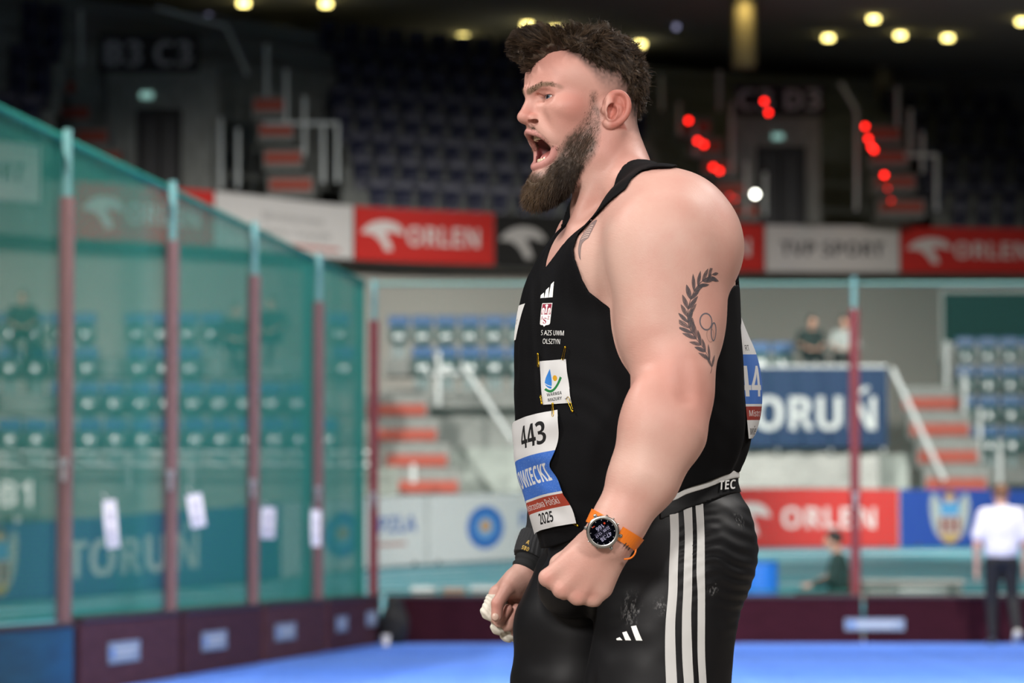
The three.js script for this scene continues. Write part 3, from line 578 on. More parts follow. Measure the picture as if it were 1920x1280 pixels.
// ---- clothing: fields for the tank top, the tights and their prints
const clothNoise = (x, y, z, f) => noise3(x * f, y * f, z * f);
const armhole = [[1279, 305], [1257, 315], [1232, 314], [1205, 318], [1184, 336], [1172, 357], [1143, 379], [1110, 408], [1084, 438], [1075, 464], [1078, 484], [1091, 523], [1104, 546], [1130, 567], [1165, 592], [1230, 612], [1310, 604], [1345, 575], [1362, 553], [1384, 526], [1440, 500], [1440, 330], [1330, 300]].map(([x, y]) => { const p = A(x, y, 0.2); return [p.x, p.y]; });
const neckRows = [[297, 0.078], [333, 0.076], [370, 0.066], [405, 0.054], [430, 0.043], [457, 0.03], [497, 0.004], [503, -0.01]].map(([y, w]) => [A(1100, y, 0.1).y, w]).sort((a, b) => a[0] - b[0]);
const SHO = new Field();
SHO.add(TANK.fn, TANK.c, TANK.R, 0.02);
SHO.cap(A(1172, 338, 0.03), R(42) + 0.005, A(1240, 372, 0.15), R(52) + 0.005, 0.035);
SHO.cap(A(1150, 335, -0.03), R(42) + 0.005, A(1125, 385, -0.15), R(48) + 0.005, 0.035);
SHO.ell(A(1250, 450, 0.165), [R(137, 0.16) + 0.005, R(136, 0.16) + 0.005, 0.126], 0.02);
SHO.ell(A(1236, 475, 0.255), [R(92, 0.25) + 0.005, R(110, 0.25) + 0.005, 0.055], 0.04);
SHO.ell(A(1118, 462, -0.2), [R(80, -0.2) + 0.005, R(86, -0.2) + 0.005, 0.105], 0.03);
SHO.ell(A(1130, 500, 0.15), [R(62) + 0.005, R(80) + 0.005, 0.065], 0.03);
const hemRows = [[1000, 1012], [1040, 1006], [1100, 985], [1200, 950], [1264, 927], [1284, 917], [1325, 904], [1359, 891], [1386, 884], [1440, 880]].map(([x, y]) => { const p = A(x, y, 0.12); return [p.x, p.y]; });
const HEM = (x) => catmull(hemRows, clamp(x, hemRows[0][0], hemRows[9][0]))[0];
const farArm = A(1110, 470, -0.26);
const SHY0 = A(1200, 552).y, SHY1 = A(1200, 285).y, SHX = A(1075, 400).x;
const tankWith = (sho, bod) => (x, y, z) => {
  let d = sho(x, y, z); if (y > SHY0 && y < SHY1 && x > SHX) d = Math.min(d, bod(x, y, z) - 0.005); if (d > 0.05) return d;
  // soft vertical folds at the back and under the arm, drag lines across the belly
  const py = A(1200, 700).y - y;
  const back = sstep(0.08, 0.2, x) * sstep(-0.12, 0.1, py);
  d += back * 0.0035 * Math.sin(x * 95 + z * 60 + 6 * clothNoise(x, y * 0.5, z, 7)) * sstep(-0.05, 0.12, py);
  d += 0.0026 * clothNoise(x * 2, y * 0.55, z * 2, 16) + 0.0006 * Math.sin((y * 0.9 + x * 0.35) * 130 + 5 * clothNoise(x, y, z, 9)) * sstep(-0.1, 0.05, py) * sstep(0.2, 0.08, x);
  // the two long folds down the chest
  const fold = (c) => Math.exp(-(((x - c) / 0.005) ** 2));
  if (z > 0) d -= 0.002 * (fold(A(1003, 640).x + 0.05 * (py - 0.05)) + fold(A(1018, 640).x + 0.03 * py)) * sstep(-0.22, -0.1, py) * sstep(0.12, 0.02, py);
  const dx = x - TANKX, l = dx * bs + z * bc, f = -dx * bc + z * bs;
  const yy = y - 0.085 * sstep(0.02, -0.05, f);
  if (yy > neckRows[0][0]) { const w = catmull(neckRows, yy)[0]; d = smax(d, (w - Math.abs(l)) * 0.8, 0.004); }
  if (z > 0.03) d = smax(d, -polyDist(armhole, x, y), 0.003);
  else if (z < -0.03) d = smax(d, 0.125 - Math.hypot((x - farArm.x) * 0.8, (y - farArm.y) * 0.8, z - farArm.z), 0.003);
  d = smax(d, HEM(x) - 0.016 * sstep(A(1220, 0).x, A(1160, 0).x, x) - y, 0.004);
  return d;
};
const tankF = tankWith(SHO.f, bf); tankF.near = (x, y, z, r) => tankWith(SHO.near(x, y, z, r + 0.012), body.near(x, y, z, r + 0.012));
const TANKX = A(1190, 600).x;
const knit = noiseTex(128, (i, j) => { const a = Math.sin(i / 128 * Math.PI * 32) * Math.sin(j / 128 * Math.PI * 32); return 128 + 90 * a + 25 * (hash3(i, j, 2) - 0.5); }); knit.repeat.set(22, 22);
const tankMat = phys(new THREE.Color(0.0062, 0.0062, 0.007), 0.75, { specularIntensity: 0.15, bumpMap: knit, bumpScale: 0.00018, sheen: 0.3, sheenColor: new THREE.Color(0.05, 0.05, 0.055), sheenRoughness: 0.5 });
const tankGeo = metreUV(meshField(tankF, V(-0.29, 0.95, -0.34), V(0.27, A(1200, 280).y, 0.34), 0.0036));
const TANKTOP = part('tank_top', tankGeo, tankMat, ROOT, 'black sleeveless knit top with deep armholes');

// tights
const HIPS = trunk([[905, 990, 1380, 0.185], [930, 995, 1388, 0.187], [955, 1004, 1402, 0.19], [1017, 1022, 1411, 0.192], [1063, 1040, 1405, 0.19], [1103, 1062, 1390, 0.18], [1150, 1090, 1366, 0.16]]);
const tights = new Field();
tights.add(HIPS.fn, HIPS.c, HIPS.R, 0.03);
tights.ell(A(1322, 1035, 0.04), [R(92), R(108), 0.13], 0.03);
const kneeN = V(A(1228, 1280, 0.1).x, 0.5, 0.09), kneeF = V(A(1075, 1280, -0.1).x - 0.04, 0.5, -0.13);
tights.chain([[A(1262, 1085, 0.095), R(130)], [A(1247, 1180, 0.1), R(121)], [A(1232, 1290, 0.1), R(126)], [kneeN, 0.075], [V(kneeN.x + 0.02, 0.36, 0.09), 0.073], [V(kneeN.x + 0.03, 0.1, 0.09), 0.043]], 0.035);
tights.chain([[A(1112, 1095, -0.1), R(112, -0.1)], [A(1085, 1180, -0.1), R(117, -0.1)], [A(1079, 1290, -0.1), R(117, -0.1)], [kneeF, 0.075], [V(kneeF.x + 0.03, 0.36, -0.13), 0.072], [V(kneeF.x + 0.04, 0.1, -0.13), 0.043]], 0.02);
tights.ell(A(1066, 1096, 0.05), [R(58), R(60), 0.075], 0.03);
tights.cap(A(1068, 1172, 0.16), R(3), A(1112, 1300, 0.16), R(4), 0.02, true);
const tightsF = (x, y, z) => {
  let d = tights.at(x, y, z); if (d > 0.04) return d;
  const q = A(1372, 1050), rear = sstep(-0.075, 0.02, x - q.x) * Math.exp(-(((y - q.y) / 0.1) ** 2));
  d += rear * 0.0015 * (Math.sin((y + 0.5 * x) * 275 + 5 * clothNoise(x, y, z, 9)) * (0.6 + 0.6 * clothNoise(x, y, z, 12)));
  const side = Math.exp(-(((y - A(1290, 1040).y) / 0.06) ** 2)) * sstep(-0.12, -0.08, x - q.x) * sstep(-0.02, -0.045, x - q.x);
  d += side * 0.0014 * Math.sin((y - 0.25 * x) * 370 + 5 * clothNoise(x, y, z, 18));
  d += 0.0014 * clothNoise(x, y * 1.6, z, 22);
  return Math.max(d, y - HEM(x) - 0.004 + 0.03 * sstep(A(1230, 0).x, A(1275, 0).x, x));
};
const weave = noiseTex(128, (i, j) => 128 + 50 * Math.sin((i + j) / 128 * Math.PI * 48) + 40 * (hash3(i, j, 4) - 0.5)); weave.repeat.set(24, 24);
const tightsMat = phys(new THREE.Color(0.008, 0.008, 0.009), 0.5, { specularIntensity: 0.45, bumpMap: weave, bumpScale: 0.0001, sheen: 0.4, sheenColor: new THREE.Color(0.05, 0.05, 0.055), sheenRoughness: 0.5 });
const TIGHTS = part('tights', metreUV(meshField(tightsF, V(-0.3, 0.05, -0.28), V(0.27, 1.16, 0.3), 0.0045)), tightsMat, ROOT, 'black stretch tights with three white side stripes');
{ // shoes
  const sf = new Field();
  for (const [x, z, o] of [[kneeN.x + 0.03, 0.09, 0.1], [kneeF.x + 0.04, -0.13, 0.02]]) {
    const s = new Field(), t = V(x - 0.19, 0.035, z + o), m = V(x - 0.1, 0.05, z + o * 0.5), h = V(x + 0.03, 0.05, z);
    s.cap(h, 0.045, m, 0.048, 0.02); s.cap(m, 0.048, t, 0.035, 0.02); s.cap(V(x, 0.06, z), 0.048, V(x, 0.11, z), 0.05, 0.02);
    const f = (a, b, c) => smax(s.at(a, b, c), 0.002 - b, 0.006);
    const shoe = part('shoe', meshField(f, V(x - 0.26, -0.01, z - 0.12), V(x + 0.12, 0.2, z + 0.16), 0.006), std(0x1c1c20, 0.6), ROOT, 'dark throwing shoe');
  }
}
// waistband: a white edge above a dark band with lettering
const bandF = (lo, hi, grow) => (x, y, z) => smax(smax(HIPS.fn(x, Math.min(y, HIPS.y1 - 1e-4), z) - grow, Math.max(HEM(x) + lo - y, y - HEM(x) - hi), 0.002), A(1225, 0).x - x, 0.002);
part('waistband', meshField(bandF(-0.034, -0.004, 0.0035), V(-0.27, 0.9, -0.26), V(0.26, 1.22, 0.26), 0.003), tightsMat, TIGHTS);
part('waistband_edge', meshField(bandF(-0.0095, 0.006, 0.0055), V(-0.27, 0.9, -0.26), V(0.26, 1.22, 0.26), 0.0027), std(0xd8d8d6, 0.7), TIGHTS, 'white waistband edge');

// ---- prints, cards and pins on the cloth
const surf = (f, px, py, z0 = 0.45) => { const q = A(px, py, z0), p2 = A(px, py, z0 - 0.1), d = p2.sub(q).normalize(); return march(f, q, d, 0, 0.8); };
const cut = (tex, rough = 0.6, more = {}) => std(0xffffff, rough, { map: tex, transparent: true, alphaTest: 0.4, side: THREE.DoubleSide, ...more });
const threeBars = (g, w, h) => { g.fillStyle = '#f4f4f0'; for (let i = 0; i < 3; i++) { const x = w * (0.02 + i * 0.33), top = h * (0.66 - i * 0.31); g.beginPath(); g.moveTo(x, h * 0.98 - 0); g.lineTo(x - w * 0.02, top + h * 0.15); g.lineTo(x + w * 0.2, top); g.lineTo(x + w * 0.31, h * 0.98); g.fill(); } };
part('chest_logo', sheet(tankF, surf(tankF, 1028, 543), 0.035, 0.03, 0.0, 0.0007, 10, 8), cut(canvasTex(128, 112, threeBars)), TANKTOP, 'three white slanted bars');
part('crest_patch', sheet(tankF, surf(tankF, 1024, 590), 0.028, 0.042, -0.03, 0.0009, 10, 12), cut(canvasTex(192, 288, (g, w, h) => {
  g.fillStyle = '#f1efee'; g.beginPath(); g.moveTo(w * 0.04, h * 0.02); g.lineTo(w * 0.96, h * 0.02); g.lineTo(w * 0.97, h * 0.84); g.quadraticCurveTo(w * 0.95, h * 0.93, w * 0.62, h * 0.93); g.lineTo(w * 0.5, h); g.lineTo(w * 0.4, h * 0.93); g.quadraticCurveTo(w * 0.03, h * 0.93, w * 0.03, h * 0.84); g.fill();
  g.fillStyle = '#8c1436'; g.fillRect(w * 0.09, h * 0.05, w * 0.82, h * 0.44);
  g.fillStyle = '#f1efee'; g.fillRect(w * 0.43, h * 0.1, w * 0.12, h * 0.34); g.beginPath(); g.ellipse(w * 0.47, h * 0.12, w * 0.13, h * 0.05, 0, 0, 7); g.fill();
  for (const s of [-1, 1]) { g.beginPath(); g.ellipse(w * (0.5 + 0.24 * s), h * 0.36, w * 0.14, h * 0.15, 0.2 * s, 0, 7); g.fill(); }
  g.strokeStyle = '#8c1436'; g.lineWidth = 5; for (const s of [-1, 1]) for (let i = 0; i < 3; i++) { g.beginPath(); g.moveTo(w * (0.5 + s * (0.12 + 0.1 * i)), h * 0.3); g.lineTo(w * (0.5 + s * (0.1 + 0.09 * i)), h * 0.5); g.stroke(); }
  g.fillStyle = '#8c1436'; g.font = 'bold 58px serif'; g.textAlign = 'center'; g.fillText('A', w * 0.24, h * 0.7); g.fillText('Z', w * 0.77, h * 0.7); g.font = 'bold 96px serif'; g.fillText('S', w * 0.5, h * 0.87);
}), 0.6), TANKTOP, 'white and crimson shield crest');
part('chest_lettering', sheet(tankF, surf(tankF, 1036, 631), 0.058, 0.03, -0.06, 0.0007, 14, 8), cut(canvasTex(512, 256, (g, w, h) => { g.fillStyle = '#e8e8e6'; g.font = '98px sans-serif'; g.textAlign = 'left'; g.fillText('S AZS UWM', 4, 108, 500); g.fillText('OLSZTYN', 60, 232, 380); })), TANKTOP, 'small white lettering');
part('sponsor_patch', gridGeo(10, 10, (u, v) => { const y = lerp(A(970, 638).y, A(975, 573).y, v), th = lerp(-0.4, 0.08 + 0.22 * v, u), s = TANK.sec(y), dir = V(-Math.cos(th), 0, Math.sin(th)); return march(tankF, V(s[0], y, 0).addScaledVector(dir, 0.33), dir.clone().negate(), 0.001, 0.4); }), std(0xffffff, 0.6, { side: THREE.DoubleSide, map: canvasTex(256, 256, (g, w, h) => { g.fillStyle = '#f2f2f0'; g.fillRect(0, 0, w, h); g.fillStyle = '#555'; g.font = '60px sans-serif'; g.fillText('post', 90, 140); g.fillRect(60, 170, 120, 3); }) }), TANKTOP, 'white patch on the far side of the chest');

const paper = (tex) => phys(0xe2e2e2, 0.62, { map: tex, side: THREE.DoubleSide });
const cardPos = surf(tankF, 1041, 716);
part('region_card', sheet(tankF, cardPos, 0.0635, 0.0745, 0.02, 0.0022, 14, 14, (v) => (0.5 - v) * 0.01), paper(canvasTex(384, 512, (g, w, h) => {
  g.fillStyle = '#f0f0f0'; g.fillRect(0, 0, w, h);
  g.fillStyle = '#2e86e0'; g.beginPath(); g.moveTo(150, 100); g.quadraticCurveTo(70, 190, 62, 270); g.quadraticCurveTo(90, 330, 140, 332); g.quadraticCurveTo(165, 260, 150, 100); g.fill();
  g.strokeStyle = '#f0f0f0'; g.lineWidth = 8; g.beginPath(); g.moveTo(60, 262); g.quadraticCurveTo(100, 300, 150, 305); g.stroke();
  g.strokeStyle = '#12833f'; g.lineWidth = 30; g.beginPath(); g.moveTo(62, 330); g.quadraticCurveTo(160, 430, 296, 205); g.stroke();
  g.fillStyle = '#efb21d'; g.beginPath(); g.arc(208, 212, 34, 0, 7); g.fill();
  g.fillStyle = '#14181c'; g.font = 'bold 52px sans-serif'; g.save(); g.transform(1, -0.06, -0.14, 1, 60, 420); g.fillText('WARMIA', 10, 0, 235); g.fillText('MAZURY', 18, 62, 235); g.restore(); g.font = '26px sans-serif'; g.fillText('®', 316, 470);
})), TANKTOP, 'white card with a blue sail, yellow sun and green swoosh');

// bib: rows run round the belly, so it bends with it
const bibAt = (u, v, off) => {
  const yT = lerp(A(964, 796).y, A(1043, 775).y, u), yB = lerp(A(1006, 1002).y, A(1081, 982).y, u), y = lerp(yB, yT, v), th = lerp(-0.02, 0.87 + 0.03 * Math.sin(v * 9) - 0.06 * Math.exp(-(((v - 0.5) / 0.08) ** 2)) + 0.08 * Math.max(0, 0.25 - v) * 4, u);
  const s = TANK.sec(y), dir = V(-Math.cos(th), 0, Math.sin(th)), ripple = 0.0018 * Math.sin(v * 21 + 2 * u) * sstep(0.2, 0.9, u);
  return march(tankF, V(s[0], y, 0).addScaledVector(dir, 0.33), dir.clone().negate(), off + ripple + 0.004 * Math.max(0, 0.15 - v), 0.4);
};
part('race_bib', gridGeo(30, 44, (u, v) => bibAt(u, v, 0.0045)), paper(canvasTex(720, 900, (g, w, h) => {
  g.fillStyle = '#f1f1f1'; g.fillRect(0, 0, w, h);
  g.fillStyle = '#3f78dc'; g.fillRect(0, h * 0.355, w, h * 0.36);
  for (let i = 0; i < 2600; i++) { g.fillStyle = `rgba(200,215,245,${0.1 + 0.25 * rnd()})`; g.fillRect(rnd() * w, h * (0.355 + 0.36 * rnd()), 1 + rnd() * 7, 1 + rnd() * 6); }
  g.fillStyle = '#b8442f'; g.fillRect(0, h * 0.735, w, h * 0.105);
  g.fillStyle = '#16171a'; g.textAlign = 'center'; g.font = 'bold 250px sans-serif'; g.fillText('443', w * 0.62, h * 0.275, 330); g.font = 'bold 120px sans-serif'; g.textAlign = 'left'; g.fillText('2025', w * 0.42, h * 0.955, 210); g.font = '34px sans-serif'; g.fillText('F', w * 0.05, h * 0.31);
  g.fillStyle = '#f4f4f4'; g.font = 'bold 190px sans-serif'; g.textAlign = 'right'; g.fillText('KOWIECKI', w * 0.93, h * 0.61, 640); g.font = '72px sans-serif'; g.fillText('Mistrzostwa Polski', w * 0.9, h * 0.812, 560);
})), TANKTOP, 'white and blue paper race bib numbered 443');

// the bib on his back, bellying away from the cloth
const bibOut = [[0, 1411], [0.04, 1417], [0.2, 1427], [0.38, 1429.5], [0.55, 1426], [0.7, 1417], [0.85, 1402], [1, 1388]];
part('back_bib', gridGeo(24, 36, (u, v) => {
  const py = lerp(822, 590, v), xl = lerp(1404, 1383, v), xr = catmull(bibOut, v)[0], t = clamp(u / 0.4);
  if (u <= 0.4) return A(lerp(xl, xr, Math.sin(t * Math.PI / 2)), py, lerp(0.075, -0.01, 1 - Math.cos(t * Math.PI / 2)));
  const w = (u - 0.4) / 0.6; return A(lerp(xr, xr - 40, w * w), py, lerp(-0.01, -0.15, w));
}), paper(canvasTex(512, 720, (g, w, h) => { g.fillStyle = '#eeeeee'; g.fillRect(0, 0, w, h); g.fillStyle = '#4d7fd6'; g.fillRect(0, h * 0.32, w, h * 0.4); g.fillStyle = '#a53a30'; g.fillRect(0, h * 0.74, w, h * 0.11); g.fillStyle = '#f2f2f2'; g.font = 'bold 250px sans-serif'; g.fillText('44', -50, h * 0.66, 210); g.fillStyle = '#222'; g.font = '46px sans-serif'; g.fillText('RT', 40, h * 0.29); g.font = 'bold 70px sans-serif'; g.fillText('wie', 30, h * 0.97); g.fillStyle = '#f0f0f0'; g.font = '50px sans-serif'; g.fillText('Mistrz', 20, h * 0.82); })), TANKTOP, 'race bib bulging from the back');

const pinMat = std(0xc9a227, 0.25, { metalness: 1 });
function pin(px, py, dx, dy, len = 0.022) {
  const c = surf(tankF, px, py), n = grad(tankF, c.x, c.y, c.z, 0.006, V(0, 0, 0)).normalize(), d = V(dx, dy, 0).addScaledVector(n, -(dx * n.x + dy * n.y)).normalize(), o = n.clone().cross(d), q = (a, b) => c.clone().addScaledVector(d, a * len).addScaledVector(o, b * len).addScaledVector(n, 0.0045);
  const cv = new THREE.CatmullRomCurve3([q(-0.5, 0.06), q(0.1, 0.08), q(0.42, 0.09), q(0.5, 0), q(0.42, -0.09), q(0.1, -0.08), q(-0.4, -0.06)]);
  const g = new THREE.TubeGeometry(cv, 30, 0.00062, 6); const cap = new THREE.SphereGeometry(0.0021, 10, 8); cap.scale(1, 1, 0.8); cap.translate(...q(-0.5, 0).toArray());
  part('safety_pin', merge([g, cap]), pinMat, TANKTOP, 'brass safety pin');
}
pin(1013, 676, 0.1, -1); pin(1060, 663, -0.35, -1); pin(1071, 757, -0.45, 1, 0.026); pin(1040, 769, 0.1, -1); pin(1078, 979, -1, 0.3, 0.02); pin(1018, 748, -0.3, 1, 0.014);

// ---- stripes and marks on the tights
const stripe = (rows) => gridGeo(4, 64, (u, v) => {
  const py = lerp(rows[rows.length - 1][0], rows[0][0], v), [a, b] = catmull(rows, py), q = A(lerp(a, b, u), py, 0.4);
  return march(tightsF, q, A(lerp(a, b, u), py, 0.3).sub(q).normalize(), 0.0009, 0.7);
});
const white = std(0xcacac8, 0.65, { side: THREE.DoubleSide });
for (const rows of [
  [[938, 1254, 1271], [1000, 1257, 1273], [1064, 1254.5, 1271], [1110, 1253, 1270], [1169, 1248, 1266], [1225, 1247, 1267], [1330, 1250, 1271], [1460, 1244, 1266]],
  [[936, 1280, 1297], [1000, 1284, 1299], [1073, 1282, 1298], [1110, 1281, 1297.5], [1155, 1279, 1296], [1225, 1279, 1298], [1330, 1284, 1302], [1460, 1272, 1292]],
  [[934, 1303, 1318], [1000, 1307, 1321], [1073, 1306, 1321.5], [1110, 1308, 1322], [1155, 1308, 1322], [1225, 1308, 1322], [1330, 1312, 1326], [1460, 1298, 1314]]]) part('side_stripe', stripe(rows), white, TIGHTS, 'white side stripe');
part('thigh_logo', sheet(tightsF, surf(tightsF, 1179, 1186), 0.05, 0.026, 0, 0.0008, 12, 8), cut(canvasTex(256, 140, (g, w, h) => { g.fillStyle = '#f2f2ee'; [[0, 0.78, 0.1], [0.25, 0.4, 0.1], [0.58, 0.02, 0.12]].forEach(([x, t], i) => { g.beginPath(); g.moveTo(w * x, h * (t + 0.1 - 0.02 * i)); g.lineTo(w * (x + 0.15 + 0.02 * i), h * t); g.lineTo(w * (x + [0.27, 0.35, 0.42][i]), h * 0.98); g.lineTo(w * (x + [0.02, 0.13, 0.2][i]), h * 0.98); g.fill(); }); })), TIGHTS, 'three white slanted bars');
part('waistband_lettering', gridGeo(12, 5, (u, v) => { const X = lerp(1347, 1386, u), Y = lerp(921, 897, v) - u * 3, q = A(X, Y, 0.4); return march((x, y, z) => HIPS.fn(x, Math.min(y, HIPS.y1 - 1e-4), z), q, A(X, Y, 0.3).sub(q).normalize(), 0.0062, 0.6); }), cut(canvasTex(320, 150, (g, w, h) => { g.fillStyle = '#f0f0ee'; g.font = 'bold 150px sans-serif'; g.save(); g.transform(1, 0, -0.08, 1, 0, 0); g.fillText('TEC', 14, 132, 300); g.restore(); })), TIGHTS, 'white lettering on the waistband');
// chalk on the tights
const chalk = (seed) => canvasTex(192, 256, (g, w, h) => { const im = g.createImageData(w, h); for (let j = 0; j < h; j++) for (let i = 0; i < w; i++) { const e = Math.hypot((i / w - 0.5) * 2, (j / h - 0.5) * 2), n = 0.5 + 0.5 * noise3(i / 17, j / 30, seed) + 0.35 * noise3(i / 5, j / 8, seed + 3) + 0.3 * (hash3(i, j, seed) - 0.5); const k = (j * w + i) * 4; im.data[k] = im.data[k + 1] = im.data[k + 2] = 225; im.data[k + 3] = 255 * clamp((n - 0.55) * 0.9) * sstep(1, 0.4, e); } g.putImageData(im, 0, 0); });
for (const [px, py, w, h, s] of [[1183, 1140, 0.05, 0.075, 1], [1335, 1104, 0.03, 0.03, 2], [1238, 1135, 0.03, 0.04, 3], [1385, 975, 0.035, 0.04, 4]]) part('chalk_smudge', sheet(tightsF, surf(tightsF, px, py), w, h, 0.1, 0.0008, 8, 8), std(0xffffff, 0.95, { map: chalk(s), transparent: true, side: THREE.DoubleSide, opacity: 0.4 }), TIGHTS, 'pale chalk smudge');

// ---- tattoos, inked into the skin
const ink = (tex) => std(0xffffff, 0.55, { map: tex, transparent: true, opacity: 0.8, side: THREE.DoubleSide });
const leaf = (g, x, y, a, l, w) => { g.save(); g.translate(x, y); g.rotate(a); g.beginPath(); g.moveTo(0, 0); g.quadraticCurveTo(l * 0.45, -w, l, 0); g.quadraticCurveTo(l * 0.45, w, 0, 0); g.fill(); g.stroke(); g.beginPath(); g.moveTo(l * 0.1, 0); g.lineTo(l * 0.85, 0); g.stroke(); g.beginPath(); g.moveTo(l * 0.3, 0); g.lineTo(l * 0.55, -w * 0.35); g.moveTo(l * 0.45, 0); g.lineTo(l * 0.7, w * 0.3); g.stroke(); g.restore(); };
part('laurel_tattoo', sheet(bf, surf(bf, 1318, 602), 0.088, 0.178, 0.0, 0.0005, 26, 44), ink(canvasTex(512, 1024, (g, w, h) => {
  g.strokeStyle = 'rgba(52,56,62,0.92)'; g.fillStyle = 'rgba(78,82,88,0.78)'; g.lineWidth = 5;
  const P = [[305, 1012], [338, 946], [251, 790], [150, 666], [96, 560], [92, 440], [148, 250], [234, 140], [394, 50]];
  const cv = new THREE.CatmullRomCurve3(P.map(([x, y]) => V(x, y, 0)));
  g.beginPath(); cv.getPoints(60).forEach((p, i) => (i ? g.lineTo(p.x, p.y) : g.moveTo(p.x, p.y))); g.lineWidth = 7; g.stroke(); g.lineWidth = 4;
  for (let i = 0; i < 15; i++) { const t = 0.12 + i * 0.059, p = cv.getPoint(t), d = cv.getTangent(t), a = Math.atan2(d.y, d.x); for (const s of [-1, 1]) { g.fillStyle = `rgba(72,76,84,${0.55 + 0.35 * rnd()})`; leaf(g, p.x, p.y, a + s * rr(0.4, 0.75), rr(125, 165), rr(32, 44)); } }
  leaf(g, 380, 60, -0.2, 90, 26); leaf(g, 372, 80, 0.5, 80, 22); leaf(g, 300, 140, -1.0, 110, 26);
  g.strokeStyle = 'rgba(86,98,112,0.85)'; g.lineWidth = 15; for (const [x, y, rx, ry] of [[294, 515, 74, 78], [398, 606, 36, 84]]) { g.beginPath(); g.ellipse(x, y, rx, ry, 0, 0, 7); g.stroke(); }
  g.lineWidth = 8; g.strokeStyle = 'rgba(150,120,110,0.5)'; g.beginPath(); g.ellipse(350, 640, 50, 66, 0, 0, 7); g.stroke();
})), ROOT, 'grey laurel branch and linked rings tattooed on the upper arm');
part('chest_tattoo', sheet(bf, surf(bf, 1096, 450), 0.034, 0.085, -0.1, 0.0005, 12, 20), ink(canvasTex(256, 512, (g, w, h) => {
  g.strokeStyle = 'rgba(60,64,72,0.9)'; g.fillStyle = 'rgba(110,112,118,0.6)'; g.lineWidth = 5; g.beginPath(); g.moveTo(60, 60); g.quadraticCurveTo(140, 10, 215, 30); g.quadraticCurveTo(205, 140, 190, 230); g.quadraticCurveTo(120, 260, 105, 300); g.quadraticCurveTo(110, 360, 150, 460); g.quadraticCurveTo(70, 400, 30, 250); g.quadraticCurveTo(30, 120, 60, 60); g.fill(); g.stroke();
  g.strokeStyle = 'rgba(225,190,175,0.8)'; g.lineWidth = 12; for (let i = 0; i < 6; i++) { g.beginPath(); g.moveTo(50, 110 + i * 28); g.quadraticCurveTo(110, 70 + i * 30, 180, 90 + i * 26); g.stroke(); }
})), ROOT, 'grey feathered tattoo at the edge of the chest');

